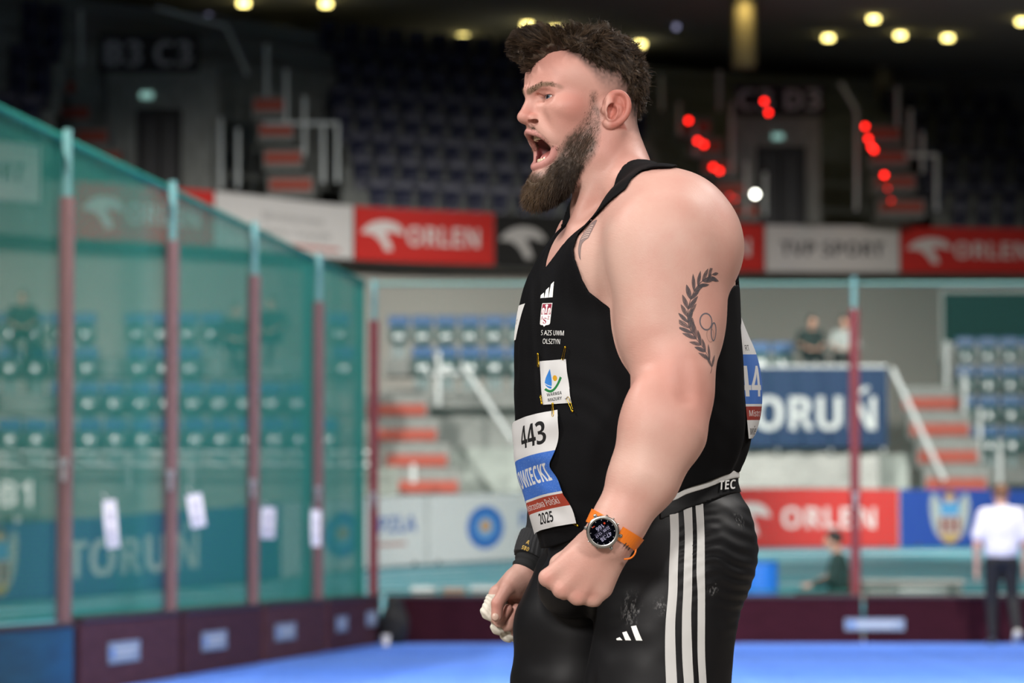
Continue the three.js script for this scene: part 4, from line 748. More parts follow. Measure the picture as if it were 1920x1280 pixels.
// ---- watch on the near wrist
{
  const W = new THREE.Group(); W.name = 'watch'; W.userData.label = 'round steel sports watch on an orange strap'; ROOT.add(W);
  const c = surf(bf, 1131, 997), n = V(-0.1, -0.02, 1).normalize(), along = A(1131, 997, 0.3).sub(A(1186, 1040, 0.3)).normalize().negate();   // 12 o'clock of the case
  const ax = along.clone().addScaledVector(n, -along.dot(n)).normalize(), ay = n.clone().cross(ax);
  const M = new THREE.Matrix4().makeBasis(ax, ay, n).setPosition(c.clone().addScaledVector(n, 0.003));
  const lat = (pts) => { const g = new THREE.LatheGeometry(pts.map(([r, y]) => new THREE.Vector2(r, y)), 64); g.rotateX(Math.PI / 2); return g; };
  const steel = std(0xa9a7a2, 0.28, { metalness: 1 });
  const body_ = [lat([[0, -0.008], [0.0235, -0.008], [0.0262, -0.005], [0.0262, 0.0035], [0.0255, 0.0055], [0.0268, 0.006], [0.0268, 0.0078], [0.025, 0.0092], [0.0215, 0.0092], [0.0213, 0.0082]])];
  for (const a of [0.45, -0.45, Math.PI + 0.45, Math.PI - 0.45]) { const g = new RoundedBoxGeometry(0.010, 0.006, 0.007, 2, 0.002); g.translate(0.0272, 0, -0.002); g.rotateZ(a); body_.push(g); }
  for (const a of [1.57, 1.15, 2.0, -1.25, -1.9]) { const g = new THREE.CylinderGeometry(0.0016, 0.0016, 0.003, 12); g.translate(0, 0.0272, 0); g.rotateZ(a - 1.57); body_.push(g); }
  const cs = part('watch_case', merge(body_).applyMatrix4(M), steel, W);
  const face = new THREE.CircleGeometry(0.0214, 48); face.rotateZ(0); face.translate(0, 0, 0.0084); face.applyMatrix4(M);
  part('watch_face', face, phys(0xffffff, 0.08, { clearcoat: 1, map: canvasTex(512, 512, (g, w) => {
    g.fillStyle = '#05060c'; g.fillRect(0, 0, w, w); g.translate(w / 2, w / 2); g.rotate(Math.PI / 2 + 0.28);
    g.fillStyle = '#9a98b4'; g.textAlign = 'center'; g.font = 'bold 110px sans-serif'; g.fillText('47:38', 0, -72, 250); g.font = 'bold 76px sans-serif'; g.fillText('22:08', -92, 28, 150); g.fillText('12:17', 92, 28, 150); g.font = 'bold 112px sans-serif'; g.fillText('166', -12, 142, 180);
    g.fillStyle = '#6c6a88'; g.fillRect(-170, -54, 340, 4); g.fillRect(-170, 44, 340, 4); g.fillRect(-2, -50, 4, 92); g.fillStyle = '#c8442c'; g.beginPath(); g.arc(-128, 120, 20, 0, 7); g.fill(); g.fillRect(60, 178, 60, 16);
    g.fillStyle = '#a8a8b0'; for (let i = 0; i < 12; i++) { g.save(); g.rotate(i * Math.PI / 6); g.fillRect(-5, -246, 10, 22); g.restore(); }
  }) }), cs);
  const orange = phys(0xe8791a, 0.5, { side: THREE.DoubleSide });
  // the strap: a loop round the wrist
  const wc = A(1150, 993, 0.302), wa = A(1160, 980, 0.31).sub(A(1142, 1010, 0.31)).normalize(), e1 = n.clone().addScaledVector(wa, -n.dot(wa)).normalize(), e2 = wa.clone().cross(e1);
  const strapPt = (t, w, o) => { const d = e1.clone().multiplyScalar(Math.cos(t)).addScaledVector(e2, Math.sin(t)); return march(bf, wc.clone().addScaledVector(wa, w).addScaledVector(d, 0.075), d.clone().negate(), o, 0.1); };
  const band = (t0, t1, hw, o0) => { const sec = [[-hw, o0], [hw, o0], [hw, o0 + 0.0026], [-hw, o0 + 0.0026]], pos = [], idx = [], N = 56; for (let i = 0; i <= N; i++) { const t = lerp(t0, t1, i / N); for (const [w, o] of sec) { const p = strapPt(t, w, o); pos.push(p.x, p.y, p.z); } } for (let i = 0; i < N; i++) for (let k = 0; k < 4; k++) { const a = i * 4 + k, b = i * 4 + (k + 1) % 4; idx.push(a, b, b + 4, a, b + 4, a + 4); } const g = new THREE.BufferGeometry(); g.setAttribute('position', new THREE.Float32BufferAttribute(pos, 3)); g.setIndex(idx); const q = g.toNonIndexed(); q.computeVertexNormals(); return q; };
  part('watch_strap', band(0.25, 6.03, 0.0115, 0.0006), orange, W, 'orange rubber strap');
  // the keeper loop standing off at the side
  const k0 = surf(bf, 1178, 1030), kq = (x, y, z) => A(1178 + x, 1034 + y, 0.33 + z);
  const loop = new THREE.CatmullRomCurve3([kq(-8, 14, 0.002), kq(4, 12, 0), kq(12, 4, -0.004), kq(14, -6, -0.006), kq(9, -14, -0.004), kq(1, -16, 0.002)]);
  part('strap_loop', new THREE.TubeGeometry(loop, 24, 0.0015, 8), orange, W);
  const slots = []; for (let i = 0; i < 3; i++) { const g = rbx(0.0018, 0.0075, 0.001, 0, 0, 0, 0.0005); slots.push(g); const p = surf(bf, 1171 + i * 4.2 + 1, 1021 + i * 3.4, 0.45); g.applyMatrix4(new THREE.Matrix4().makeBasis(ax, ay, n)); g.translate(p.x + n.x * 0.0046, p.y + n.y * 0.0046, p.z + n.z * 0.0046); }
  part('strap_slots', merge(slots), std(0x1c0d04, 0.8), W);
}
// ---- wrap, finger tape and nails on the far hand
{
  const wf = new Field(); wf.chain([[A(1082, 860, -0.29), R(64, -0.2)], [A(1040, 955, -0.25), R(46, -0.2)], [A(1011, 1025, -0.22), R(33, -0.2)], [A(986, 1074, -0.2), R(29.5, -0.2)]], 0.02);
  const wq = A(985, 1076, FAR), wd = A(1012, 1025, -0.22).sub(wq).normalize();
  const wrapF = (x, y, z) => { const t = (x - wq.x) * wd.x + (y - wq.y) * wd.y + (z - wq.z) * wd.z; return smax(wf.at(x, y, z) + 0.0012 * Math.sin(t * 520) * sstep(0.035, 0.02, t), 0.003 - t, 0.002); };
  const wr = part('wrist_wrap', metreUV(meshField(wrapF, V(-0.26, 0.93, -0.33), V(0.02, 1.22, -0.1), 0.0028)), std(0x17181a, 0.8, { bumpMap: weave, bumpScale: 0.0008 }), ROOT, 'black wrist wrap with gold lettering');
  const strapF = (x, y, z) => { const t = (x - wq.x) * wd.x + (y - wq.y) * wd.y + (z - wq.z) * wd.z; return Math.max(wf.at(x, y, z) - 0.005 + 0.0008 * Math.sin((x + z) * 700), 0.028 - t, t - 0.072); };
  part('wrap_strap', metreUV(meshField(strapF, V(-0.26, 0.93, -0.33), V(-0.06, 1.12, -0.1), 0.0026)), std(0x26272a, 0.75, { bumpMap: weave, bumpScale: 0.001 }), wr);
  part('wrap_lettering', sheet(strapF, surf(strapF, 987, 1024, 0.1), 0.02, 0.032, -0.35, 0.0008, 8, 10), cut(canvasTex(128, 192, (g, w, h) => { g.fillStyle = '#c9a64a'; g.font = 'bold 60px sans-serif'; g.fillText('A', 40, 70); g.fillText('SBD', 12, 140, 104); })), wr);
  const tf = new Field(); FAR_FINGERS.slice(0, 4).forEach((fg) => { const q = fg.map(([x, y, z, r]) => [A(x, y, FAR + z), R(r, FAR) + 0.0022]); const a = q[0][0].clone().lerp(q[1][0], 0.1), b = q[1][0].clone().lerp(q[2][0], 0.35); tf.cap(a, q[0][1], q[1][0], q[1][1], 0.006); tf.cap(q[1][0], q[1][1], b, q[1][1] - 0.001, 0.003); });
  const tapeF = (x, y, z) => Math.max(tf.at(x, y, z) + 0.0007 * Math.sin((y * 0.8 + x * 0.7) * 640 + 3 * noise3(x * 50, y * 50, z * 50)), y - A(917, 1114, FAR).y);
  part('finger_tape', meshField(tapeF, V(-0.31, 0.8, -0.33), V(-0.12, 0.97, -0.12), 0.002), std(0xe2ddcf, 0.85), ROOT, 'white tape wound round the fingers');
  const nail = new THREE.SphereGeometry(1, 20, 14); nail.scale(0.0062, 0.0068, 0.0022); const tq = A(930, 1156, FAR + 0.03).addScaledVector(V(-0.12, 0.05, 0.99), R(10.5, FAR) - 0.0008); nail.translate(tq.x, tq.y, tq.z);
  part('thumbnail', nail, phys(new THREE.Color(0.66, 0.45, 0.36), 0.3), ROOT);
}

// ---------------------------------------------------------------- the hall
const speck = noiseTex(256, (i, j) => 225 + 18 * noise3(i / 6, j / 6, 2) + 14 * noise3(i / 30, j / 30, 5) + 10 * (hash3(i, j, 9) - 0.5), true);
const grained = (color, rough, rep = 1, more = {}) => { const t = speck.clone(); t.repeat.set(rep, rep); return std(color, rough, { map: t, ...more }); };
const boxUV = (g, s = 1) => { const p = g.attributes.position, n = g.attributes.normal, uv = g.attributes.uv; for (let i = 0; i < p.count; i++) { const a = Math.abs(n.getY(i)) > 0.7 ? [p.getX(i), p.getZ(i)] : Math.abs(n.getX(i)) > 0.7 ? [p.getZ(i), p.getY(i)] : [p.getX(i), p.getY(i)]; uv.setXY(i, a[0] * s, a[1] * s); } return g; };
struct('floor', boxUV(bx(90, 0.3, 120, 0, -0.15, -40), 0.4), grained(0x8f8478, 0.7));
struct('ceiling', bx(90, 0.4, 120, 0, 14.4, -40), std(0x8a8c90, 0.9));
struct('wall_back', bx(90, 15, 0.4, 0, 7.2, -93.5), std(0x55555a, 0.9));
struct('wall_front', bx(90, 15, 0.4, 0, 7.2, 19), std(0x55555a, 0.9));
struct('wall_left', bx(0.4, 15, 120, -44, 7.2, -40), std(0x55555a, 0.9));
struct('wall_right', bx(0.4, 15, 120, 44, 7.2, -40), std(0x55555a, 0.9));

// blue infield carpet, laid in strips
const FX = 60;
{
  const g = thing('infield_carpet', 'bright blue carpet covering the infield', 'carpet', [0, 0, 0]); delete g.userData.category; delete g.userData.label; g.userData.kind = 'structure'; g.name = 'floor_carpet';
  const m = [grained(0x6496ff, 0.55), grained(0x6a9bff, 0.55), grained(0x5e92ff, 0.55)];
  for (let i = 0; i < 8; i++) part('carpet_strip', boxUV(bx(FX, 0.012, 1.985, 3, 0.006, -24.4 - i * 2), 0.5), m[i % 3], g);
}

// ---- unseen floodlights over the infield, with camera-side and side fill added
const lensMat = new THREE.MeshStandardMaterial({ color: 0xffffff, emissive: 0xfff6e8, emissiveIntensity: 6 });
const houseMat = std(0x222326, 0.5, { metalness: 0.6 });
FLOOD_SPOTS.forEach(([x, y, z, ax, az, s, cone], i) => {
  const t = thing('floodlight', `unseen square floodlight under the roof, serving the ${i < 5 ? 'throwing circle' : 'blue infield'}, ${['first', 'second', 'third', 'fourth', 'fifth', 'sixth', 'seventh', 'eighth', 'ninth'][i < 5 ? i : i - 5]} from the camera`, 'floodlight', [x, y, z], i < 5 ? 'floodlights above the circle' : 'floodlights above the infield');
  const head = new THREE.Group(); head.name = 'lamp_head'; t.add(head); head.lookAt(V(ax, 0.6, az).sub(V(x, y, z)).add(V(x, y, z)));
  part('housing', merge([bx(1.1, 0.06, 0.3, 0, 0.53, 0), bx(1.1, 0.06, 0.3, 0, -0.53, 0), bx(0.06, 1.1, 0.3, 0.53, 0, 0), bx(0.06, 1.1, 0.3, -0.53, 0, 0), bx(1.1, 1.1, 0.05, 0, 0, -0.14)]), houseMat, head);
  part('lamp_lens', bx(0.98, 0.98, 0.02, 0, 0, -0.09), lensMat, head);
  part('hanger', bx(0.08, 14.2 - y - 0.5, 0.08, 0, (14.2 - y + 0.5) / 2, 0), houseMat, t);
  const L = new THREE.SpotLight(0xfffaf5, FLOOD * s, 0, cone, cone < 0.48 ? 0.3 : 0.45, 2); L.castShadow = true; L.shadow.radius = i < 5 ? 60 : 22;
  const d = V(ax, 0.6, az).sub(V(x, y, z)).normalize(); L.position.set(x, y, z).addScaledVector(d, 0.2); L.target.position.set(ax, 0.6, az); L.name = 'floodlight_beam'; scene.add(L, L.target);
});

// ---- the banked track and the boards along it
const EDGE = [[-2300, 38, 0.2], [-1200, 40.5, 0.2], [-500, 42, 0.2], [-200, 43, 0.3], [0, 44, 0.36], [270, 44.8, 0.5], [530, 46, 0.66], [710, 49, 0.79], [980, 52, 0.9], [1400, 58, 1.08], [1690, 60, 1.1], [1920, 61.5, 1.12], [2150, 63, 1.12], [2500, 65, 1.12], [3200, 68, 1.12], [3950, 71, 1.12]];
const edge = (px) => { const [D, h] = catmull(EDGE, px); return V((px - 960) / FOCAL * D, h, -D); };
const INNER = [[-2300, 29, 0.16], [-1200, 31.5, 0.16], [-500, 33, 0.16], [0, 35, 0.2], [700, 40.4, 0.22], [1000, 41.5, 0.25], [1920, 44, 0.3], [2500, 46, 0.3], [3950, 52, 0.3]];
const inner = (px) => { const [D, h] = catmull(INNER, px); return V((px - 960) / FOCAL * D, h, -D); };
{
  const tex = canvasTex(64, 512, (g, w, h) => { g.fillStyle = '#4f9aa6'; g.fillRect(0, 0, w, h); g.fillStyle = '#3d8796'; g.fillRect(0, 0, w, 40); g.fillStyle = '#e8efee'; for (let i = 0; i < 5; i++) g.fillRect(0, 46 + i * 92, w, 9); });
  struct('floor_track', gridGeo(140, 12, (u, v) => { const px = lerp(-2250, 3900, u); return inner(px).lerp(edge(px), v); }), std(0xffffff, 0.6, { map: tex, side: THREE.DoubleSide }));
  struct('trim_1', gridGeo(60, 2, (u, v) => { const px = lerp(-2250, 3900, u), p = inner(px); p.y = lerp(0, p.y, v); return p; }), std(0x2d6f7c, 0.7, { side: THREE.DoubleSide }));
}
function strip(px0, px1, low, high, n, back = 0) {   // an upright sheet with thickness along the track's edge
  const front = gridGeo(n, 1, (u, v) => { const p = edge(lerp(px0, px1, u)); p.y += lerp(low, high, v); p.z += 0.06 - back; return p; });
  return front;
}
function emblem(g, x, y, s) {   // a city coat of arms: angel above a gate of towers
  g.save(); g.translate(x, y); g.scale(s, s);
  g.fillStyle = '#b9c3bd'; for (const k of [-1, 1]) { g.beginPath(); g.ellipse(k * 34, -10, 15, 62, k * 0.12, 0, 7); g.fill(); }
  g.fillStyle = '#58a6dc'; g.fillRect(-24, -46, 48, 40); g.fillStyle = '#d9b98c'; g.beginPath(); g.arc(0, -60, 15, 0, 7); g.fill(); g.fillStyle = '#7a4b2c'; g.beginPath(); g.arc(0, -66, 14, 3.1, 6.3); g.fill();
  g.fillStyle = '#d8d4cc'; g.fillRect(-30, -6, 60, 62); g.fillStyle = '#8c3a30'; for (const k of [-20, 0, 20]) g.fillRect(k - 7, -2, 14, 46); g.fillStyle = '#c9a23a'; g.beginPath(); g.moveTo(-30, 50); g.quadraticCurveTo(0, 98, 30, 50); g.fill(); g.restore();
}
function eagle(g, x, y, s, col) {   // a bird's head and wing sign
  g.save(); g.translate(x, y); g.scale(s, s); g.fillStyle = col; g.beginPath(); g.moveTo(-60, 4); g.quadraticCurveTo(-44, -34, 0, -40); g.quadraticCurveTo(52, -42, 62, 2); g.lineTo(38, -2); g.quadraticCurveTo(20, -12, 8, 0); g.quadraticCurveTo(22, 24, 28, 52); g.lineTo(8, 54); g.quadraticCurveTo(-2, 22, -26, 6); g.quadraticCurveTo(-44, 0, -60, 4); g.fill(); g.restore();
}
const red = '#d8322c';
const orlen = (g, w, h) => { g.fillStyle = red; g.fillRect(0, 0, w, h); eagle(g, w * 0.2, h * 0.48, h / 165, '#f1e9e4'); g.fillStyle = '#f1e9e4'; g.font = `bold ${h * 0.5}px sans-serif`; g.fillText('ORLEN', w * 0.37, h * 0.68, w * 0.54); };
const torun = (g, w, h) => { g.fillStyle = '#1e4f9a'; g.fillRect(0, 0, w, h); emblem(g, w * 0.145, h * 0.5, h / 175); g.fillStyle = '#dfe6e2'; g.font = `bold ${h * 0.66}px sans-serif`; g.fillText('TORUŃ', w * 0.345, h * 0.76, w * 0.46); };
const union = (g, w, h) => { g.fillStyle = '#dfe1df'; g.fillRect(0, 0, w, h); g.fillStyle = '#2f6fc4'; g.beginPath(); g.arc(w * 0.42, h * 0.5, h * 0.32, 0, 7); g.fill(); g.fillStyle = '#7db0e0'; g.beginPath(); g.arc(w * 0.42, h * 0.5, h * 0.17, 0, 7); g.fill(); g.fillStyle = '#d6a05a'; g.beginPath(); g.arc(w * 0.42, h * 0.48, h * 0.09, 0, 7); g.fill(); g.fillStyle = '#3a62b0'; g.font = `bold ${h * 0.32}px sans-serif`; g.fillText('PZLA', w * 0.66, h * 0.52, w * 0.27); g.fillStyle = '#c08a80'; g.fillRect(w * 0.66, h * 0.66, w * 0.2, h * 0.05); };
const crest = (g, w, h) => { g.fillStyle = '#1d45a8'; g.fillRect(0, 0, w, h); emblem(g, w * 0.22, h * 0.5, h / 165); g.fillStyle = '#dfe6e2'; g.font = `bold ${h * 0.6}px sans-serif`; g.fillText('TORUŃ', w * 0.5, h * 0.74, w * 0.45); };
const boardBack = std(0x3a3d40, 0.8, { side: THREE.DoubleSide });
for (const [p0, p1, draw, w, label] of [
  [-85, 528, torun, 1400, 'long blue perimeter board with white lettering and a coat of arms behind the net'],
  [530, 800, union, 620, 'white perimeter board with a round blue emblem, beside the cage corner'],
  [802, 1060, union, 620, 'white perimeter board with a round blue emblem, beside the athlete’s belly'],
  [1062, 1330, union, 620, 'white perimeter board hidden behind the athlete'],
  [1332, 1683, orlen, 800, 'red perimeter board with a white bird sign and lettering, low behind the red post'],
  [1686, 2110, crest, 900, 'blue perimeter board with a coat of arms, behind the man in the white shirt']]) {
  const t = thing('perimeter_board', label, 'advert board', [0, 0, 0], 'boards along the track'); const c = edge((p0 + p1) / 2); t.position.copy(c);
  const mv = (g) => { g.translate(-c.x, -c.y, -c.z); return g; };
  part('panel', mv(strip(p0, p1, 0.02, 1.02, 16)), std(draw === union ? 0xffffff : 0xbfbfbf, 0.6, { side: THREE.DoubleSide, map: canvasTex(w, 256, draw) }), t);
  part('backing', mv(strip(p0, p1, 0.0, 1.03, 16, 0.05)), boardBack, t);
  for (const k of [0.08, 0.92]) { const e = edge(lerp(p0, p1, k)); part('foot', mv(bx(0.05, 0.06, 0.4, e.x, e.y + 0.03, e.z - 0.1)), boardBack, t); }
}

// ---- lower stands
const concrete = grained(0x8d918c, 0.85), pale = grained(0xa9ada7, 0.8), beige = grained(0xb4b2aa, 0.85), upConc = concrete, darkConc = concrete;
const stepRed = std(0x9c4636, 0.75), railMat = std(0xc4ccca, 0.4), upRail = railMat;
const blueSeat = phys(0x174e80, 0.4), greenSeat = phys(0x0f4844, 0.34, { ior: 2.0, clearcoat: 1, clearcoatRoughness: 0.34 }), navySeat = phys(0x0e1638, 0.45);
function makeSeat(name, mats) {
  const g = new THREE.Group(); g.name = name;
  const pan = new THREE.SphereGeometry(1, 12, 8); pan.scale(0.17, 0.2, 0.075); pan.rotateX(-0.25); pan.translate(0, 0.47, -0.1);
  part('backrest', rbx(0.42, 0.22, 0.06, 0, 0.74, -0.2, 0.05, 1), mats[0], g); part('seat_shell', rbx(0.42, 0.3, 0.05, 0, 0.47, -0.2, 0.04, 1), mats[1], g); part('seat_pan', pan, mats[1], g); part('support', bx(0.3, 0.32, 0.04, 0, 0.16, -0.2), mats[1], g); return g;
}
const seatLow = makeSeat('stadium_chair', [blueSeat, greenSeat]), seatUp = makeSeat('folding_chair', [navySeat, navySeat]);
function putSeat(src, x, y, z, turn, label, group) { const s = src.clone(); s.name = numbered(src.name); s.position.set(x, y, z); s.rotation.y = turn; scene.add(s); tag(s, label, 'chair', group); return s; }
const rowWord = ['front', 'second', 'third', 'top'];
const ORD = ['first', 'second', 'third', 'fourth', 'fifth', 'sixth', 'seventh', 'eighth', 'ninth', 'tenth', 'eleventh', 'twelfth', 'thirteenth', 'fourteenth', 'fifteenth', 'sixteenth', 'seventeenth', 'eighteenth', 'nineteenth', 'twentieth', 'twenty-first', 'twenty-second', 'twenty-third', 'twenty-fourth', 'twenty-fifth', 'twenty-sixth'];
function lowerBlock(px0, px1, D0, h0, rise, rows, name, where, group, skip = () => false) {
  const X = (px, D) => (px - 960) / FOCAL * D;
  const t = struct('floor_' + name, null ?? new THREE.BufferGeometry(), concrete); scene.remove(t); used.delete('floor_' + name);
  const g = new THREE.Group(); g.name = 'floor_' + name; g.userData.kind = 'structure'; scene.add(g);
  for (let k = 0; k < rows; k++) {
    let nth = 0; const D = D0 + 0.8 * k, y = h0 + rise * k, xa = X(px0, D), xb = X(px1, D);
    part('terrace_step', boxUV(bx(xb - xa, 0.35, 1.0, (xa + xb) / 2, y - 0.175, -D - 0.15), 0.5), concrete, g);
    for (let x = xa + 0.26; x < xb - 0.1; x += 0.465) { const px = x / D * FOCAL + 960; if (skip(px, k)) continue; putSeat(seatLow, x, y, -D + 0.1, 0, `blue-topped seat, ${ORD[nth++]} from left, ${rowWord[k]} row ${where}`, group); }
  }
  part('terrace_base', bx(X(px1, D0) - X(px0, D0), h0 - 0.3, 3.2, (X(px0, D0) + X(px1, D0)) / 2, (h0 - 0.3) / 2, -D0 - 1.6), concrete, g);
}
lowerBlock(-60, 660, 60, 2.52, 0.68, 4, 'terrace_left', 'of lower stand behind net', 'lower seats behind the net', (px, k) => (px > 178 && px < 212) || (k === 0 && px > 60 && px < 190 && false) || (px > 566 && px < 612) || (k > 1 && px > 470 && px < 575) || (k >= 2 && px > 400 && px < 475) || (k === 1 && px > 15 && px < 70));
lowerBlock(722, 1000, 66, 4.15, 0.66, 2, 'terrace_middle', 'above stairs left of athlete', 'lower seats left of the athlete', (px, k) => k === 0 && px < 768);
lowerBlock(1400, 1500, 67, 4.3, 0.66, 1, 'terrace_right', 'above the hanging blue banner', 'lower seats above the banner');
lowerBlock(1790, 2010, 70, 2.75, 0.665, 4, 'terrace_far', 'right of the red stairs', 'lower seats at the right edge');
struct('wall_pale', bx(3.2, 2.3, 0.3, at(1490, 860, 64).x, 2.25, -64.3), pale);
struct('wall_parapet', bx(7.6, 1.0, 0.25, at(330, 900, 58.5).x, 2.0, -58.9), grained(0x7e867e, 0.85));
struct('wall_end', bx(1.9, 2.2, 1.2, at(885, 800, 65).x, 1.9, -65.6), grained(0xa9b3ab, 0.85));
struct('wall_ramp', bx(0.55, 2.9, 1.4, at(1655, 800, 65).x + 0.25, 1.45, -66), grained(0xa9b3ab, 0.85));
struct('wall_plinth', bx(66, 1.1, 0.3, 8, 1.55, -67.2), pale);
struct('wall_plinth_left', bx(26, 1.6, 0.3, -15.5, 0.8, -57.6), grained(0x6d7a74, 0.85));
// back wall of the lower stand, bent like the tier above it
const TIER = [[-2300, 54, 7.2], [-1200, 58.5, 7.2], [-500, 61.5, 7.2], [0, 66, 7.22], [140, 67.5, 7.24], [400, 70, 7.3], [660, 72.5, 7.25], [925, 75, 7.34], [1435, 83, 7.86], [1690, 85, 8.0], [1920, 87, 8.14], [2150, 88.5, 8.2], [2500, 90, 8.2], [3200, 90.5, 8.2], [3950, 90.5, 8.2]];
const tier = (px, back = 0, up = 0) => { const [D, h] = catmull(TIER, px); return V((px - 960) / FOCAL * D, h + up, -D - back); };
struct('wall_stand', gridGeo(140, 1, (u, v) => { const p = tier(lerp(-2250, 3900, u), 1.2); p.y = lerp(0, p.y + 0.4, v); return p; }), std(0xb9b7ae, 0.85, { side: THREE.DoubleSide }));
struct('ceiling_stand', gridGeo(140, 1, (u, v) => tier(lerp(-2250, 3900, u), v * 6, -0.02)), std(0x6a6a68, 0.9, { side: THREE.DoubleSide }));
{ // dark green screen above the right seats
  const a = at(1766, 645, 74), b = at(1990, 546, 74);
  const t = thing('wall_screen', 'dark green rectangular screen on the wall above the right seats', 'screen', [(a.x + b.x) / 2, a.y, -74]); const w = b.x - a.x, h = b.y - a.y;
  part('cloth', rbx(w, h, 0.06, 0, h / 2, 0, 0.02), std(0x07302c, 0.9), t); part('frame', merge([bx(w + 0.1, 0.06, 0.1, 0, h, 0), bx(w + 0.1, 0.06, 0.1, 0, 0, 0), bx(0.06, h, 0.1, -w / 2, h / 2, 0)]), std(0x9aa49f, 0.6), t); part('strut', merge([bx(0.06, a.y, 0.06, -w / 2, -a.y / 2, 0), bx(0.06, a.y, 0.06, w / 2, -a.y / 2, 0)]), std(0x9aa49f, 0.6), t);
}
// banner hung on the railing
{
  const a = at(1352, 838, 64.0), b = at(1662, 690, 64.0), w = b.x - a.x, h = b.y - a.y, t = thing('hanging_banner', 'rippled blue banner with white lettering hung from the stand railing', 'banner', [(a.x + b.x) / 2, a.y, -63.9]);
  part('cloth', gridGeo(60, 8, (u, v) => V((u - 0.5) * w, v * h, 0.05 * Math.sin(u * 38 + v * 2) * (0.4 + 0.6 * (1 - v)))), std(0xffffff, 0.8, { side: THREE.DoubleSide, map: canvasTex(1024, 512, (g, W, Hh) => { g.fillStyle = '#0c274a'; g.fillRect(0, 0, W, Hh); g.fillStyle = '#b4bcb9'; g.font = 'bold 300px sans-serif'; g.fillText('TORUŃ', 40, 400, 940); }) }), t);
  part('rail', merge([bar(V(-w / 2, h + 0.03, -0.06), V(w / 2, h + 0.03, -0.06), 0.03), ...[-0.48, -0.16, 0.16, 0.48].map((k) => bar(V(k * w, -0.1, -0.08), V(k * w, h + 0.05, -0.08), 0.025))]), railMat, t);
}
// railings along the left stand
{
  const t = thing('stand_railing', 'pale two-bar railing in front of the seats behind the net', 'railing', [at(300, 880, 58.4).x, 2.5, -58.4]), w = 7.4;
  for (const y of [0.02, 0.22]) part('rail', bar(V(-w / 2, y, 0), V(w / 2, y, 0), 0.03), railMat, t);
  for (let i = 0; i < 8; i++) part('baluster', bar(V(-w / 2 + i * w / 7, -0.4, 0), V(-w / 2 + i * w / 7, 0.22, 0), 0.02), railMat, t);
}
{ // block sign
  const p = at(33, 925, 57), t = thing('block_sign', 'grey block sign lettered B1 at the left edge behind the net', 'sign', [p.x, p.y, p.z]);
  part('panel', bx(0.72, 0.78, 0.08), std(0x51605a, 0.8), t);
  part('lettering', new THREE.PlaneGeometry(0.68, 0.72).translate(0, 0, 0.046), std(0xffffff, 0.7, { map: canvasTex(256, 256, (g, w, h) => { g.fillStyle = '#51605a'; g.fillRect(0, 0, w, h); g.fillStyle = '#d9dfdb'; g.font = 'bold 210px sans-serif'; g.fillText('B1', 4, 205, 248); }) }), t);
  part('post', bx(0.08, p.y - 0.38, 0.08, 0, -0.38 - (p.y - 0.38) / 2, -0.02), railMat, t);
}
// stairs with red treads; flight(top pixel, bottom pixel) climbs to the upper left
function stairs(label, x0, y0, x1, y1, D0, D1, n, width, rails, up = false) {
  const a = at(x1, y1, D1), b = at(x0, y0, D0), t = thing('stair_flight', label, 'stairs', [b.x, 0, b.z]);
  for (let i = 0; i < n; i++) {
    const k = (i + 0.5) / n, p = a.clone().lerp(b, k), rise = Math.abs(b.y - a.y) / n;
    part('riser', bx(width, rise, 0.5, p.x - b.x, p.y - rise / 2, p.z - b.z - 0.2), up ? upConc : concrete, t);
    part('tread', bx(width * 0.92, rise * 0.42, 0.06, p.x - b.x, p.y - rise * 0.62, p.z - b.z + 0.07), up ? stepRed : stepRed, t, 'red tread');
  }
  for (const [ax, ay, bx_, by, D] of rails) part('handrail', bar(at(ax, ay, D).sub(t.position), at(bx_, by, D).sub(t.position), 0.05), up ? upRail : railMat, t);
  return t;
}
stairs('red-treaded stairs with white railing left of the athlete', 812, 905, 735, 715, 62, 65, 4, 1.2, [[866, 682, 962, 826, 63], [822, 660, 822, 760, 64], [775, 870, 775, 905, 61.5], [800, 700, 862, 700, 64.5], [700, 760, 700, 860, 64]]);
stairs('red-treaded stairs with white railing right of the blue banner', 1800, 900, 1738, 700, 65, 69, 4, 1.25, [[1672, 690, 1770, 900, 64.5], [1775, 640, 1775, 735, 69], [1808, 700, 1808, 800, 68], [1837, 765, 1837, 865, 67], [1874, 825, 1874, 910, 66]]);

// ---- the tier above: fascia banners
const bannerWhite = (txt) => (g, w, h) => { g.fillStyle = '#e2e0dc'; g.fillRect(0, 0, w, h); g.fillStyle = '#3a3a3c'; g.font = `bold ${h * 0.42}px sans-serif`; g.textAlign = 'center'; g.fillText(txt, w / 2, h * 0.65, w * 0.78); };
const federal = (g, w, h) => { g.fillStyle = '#e2e0dc'; g.fillRect(0, 0, w, h); g.fillStyle = '#8b8a88'; g.font = `${h * 0.2}px sans-serif`; g.fillText('Ministerstwo', w * 0.34, h * 0.42, w * 0.45); g.fillText('Sportu i Turystyki', w * 0.34, h * 0.68, w * 0.5); g.fillStyle = '#c4635a'; g.fillRect(w * 0.5, h * 0.82, w * 0.4, h * 0.06); };
const blackBird = (g, w, h) => { g.fillStyle = '#242423'; g.fillRect(0, 0, w, h); eagle(g, w * 0.2, h * 0.5, h / 150, '#d0cdc8'); eagle(g, w * 0.62, h * 0.6, h / 160, '#8a8885'); };
const tvpEnd = bannerWhite('TVP SPORT');
const fasciaBack = std(0x2a2b2d, 0.85, { side: THREE.DoubleSide });
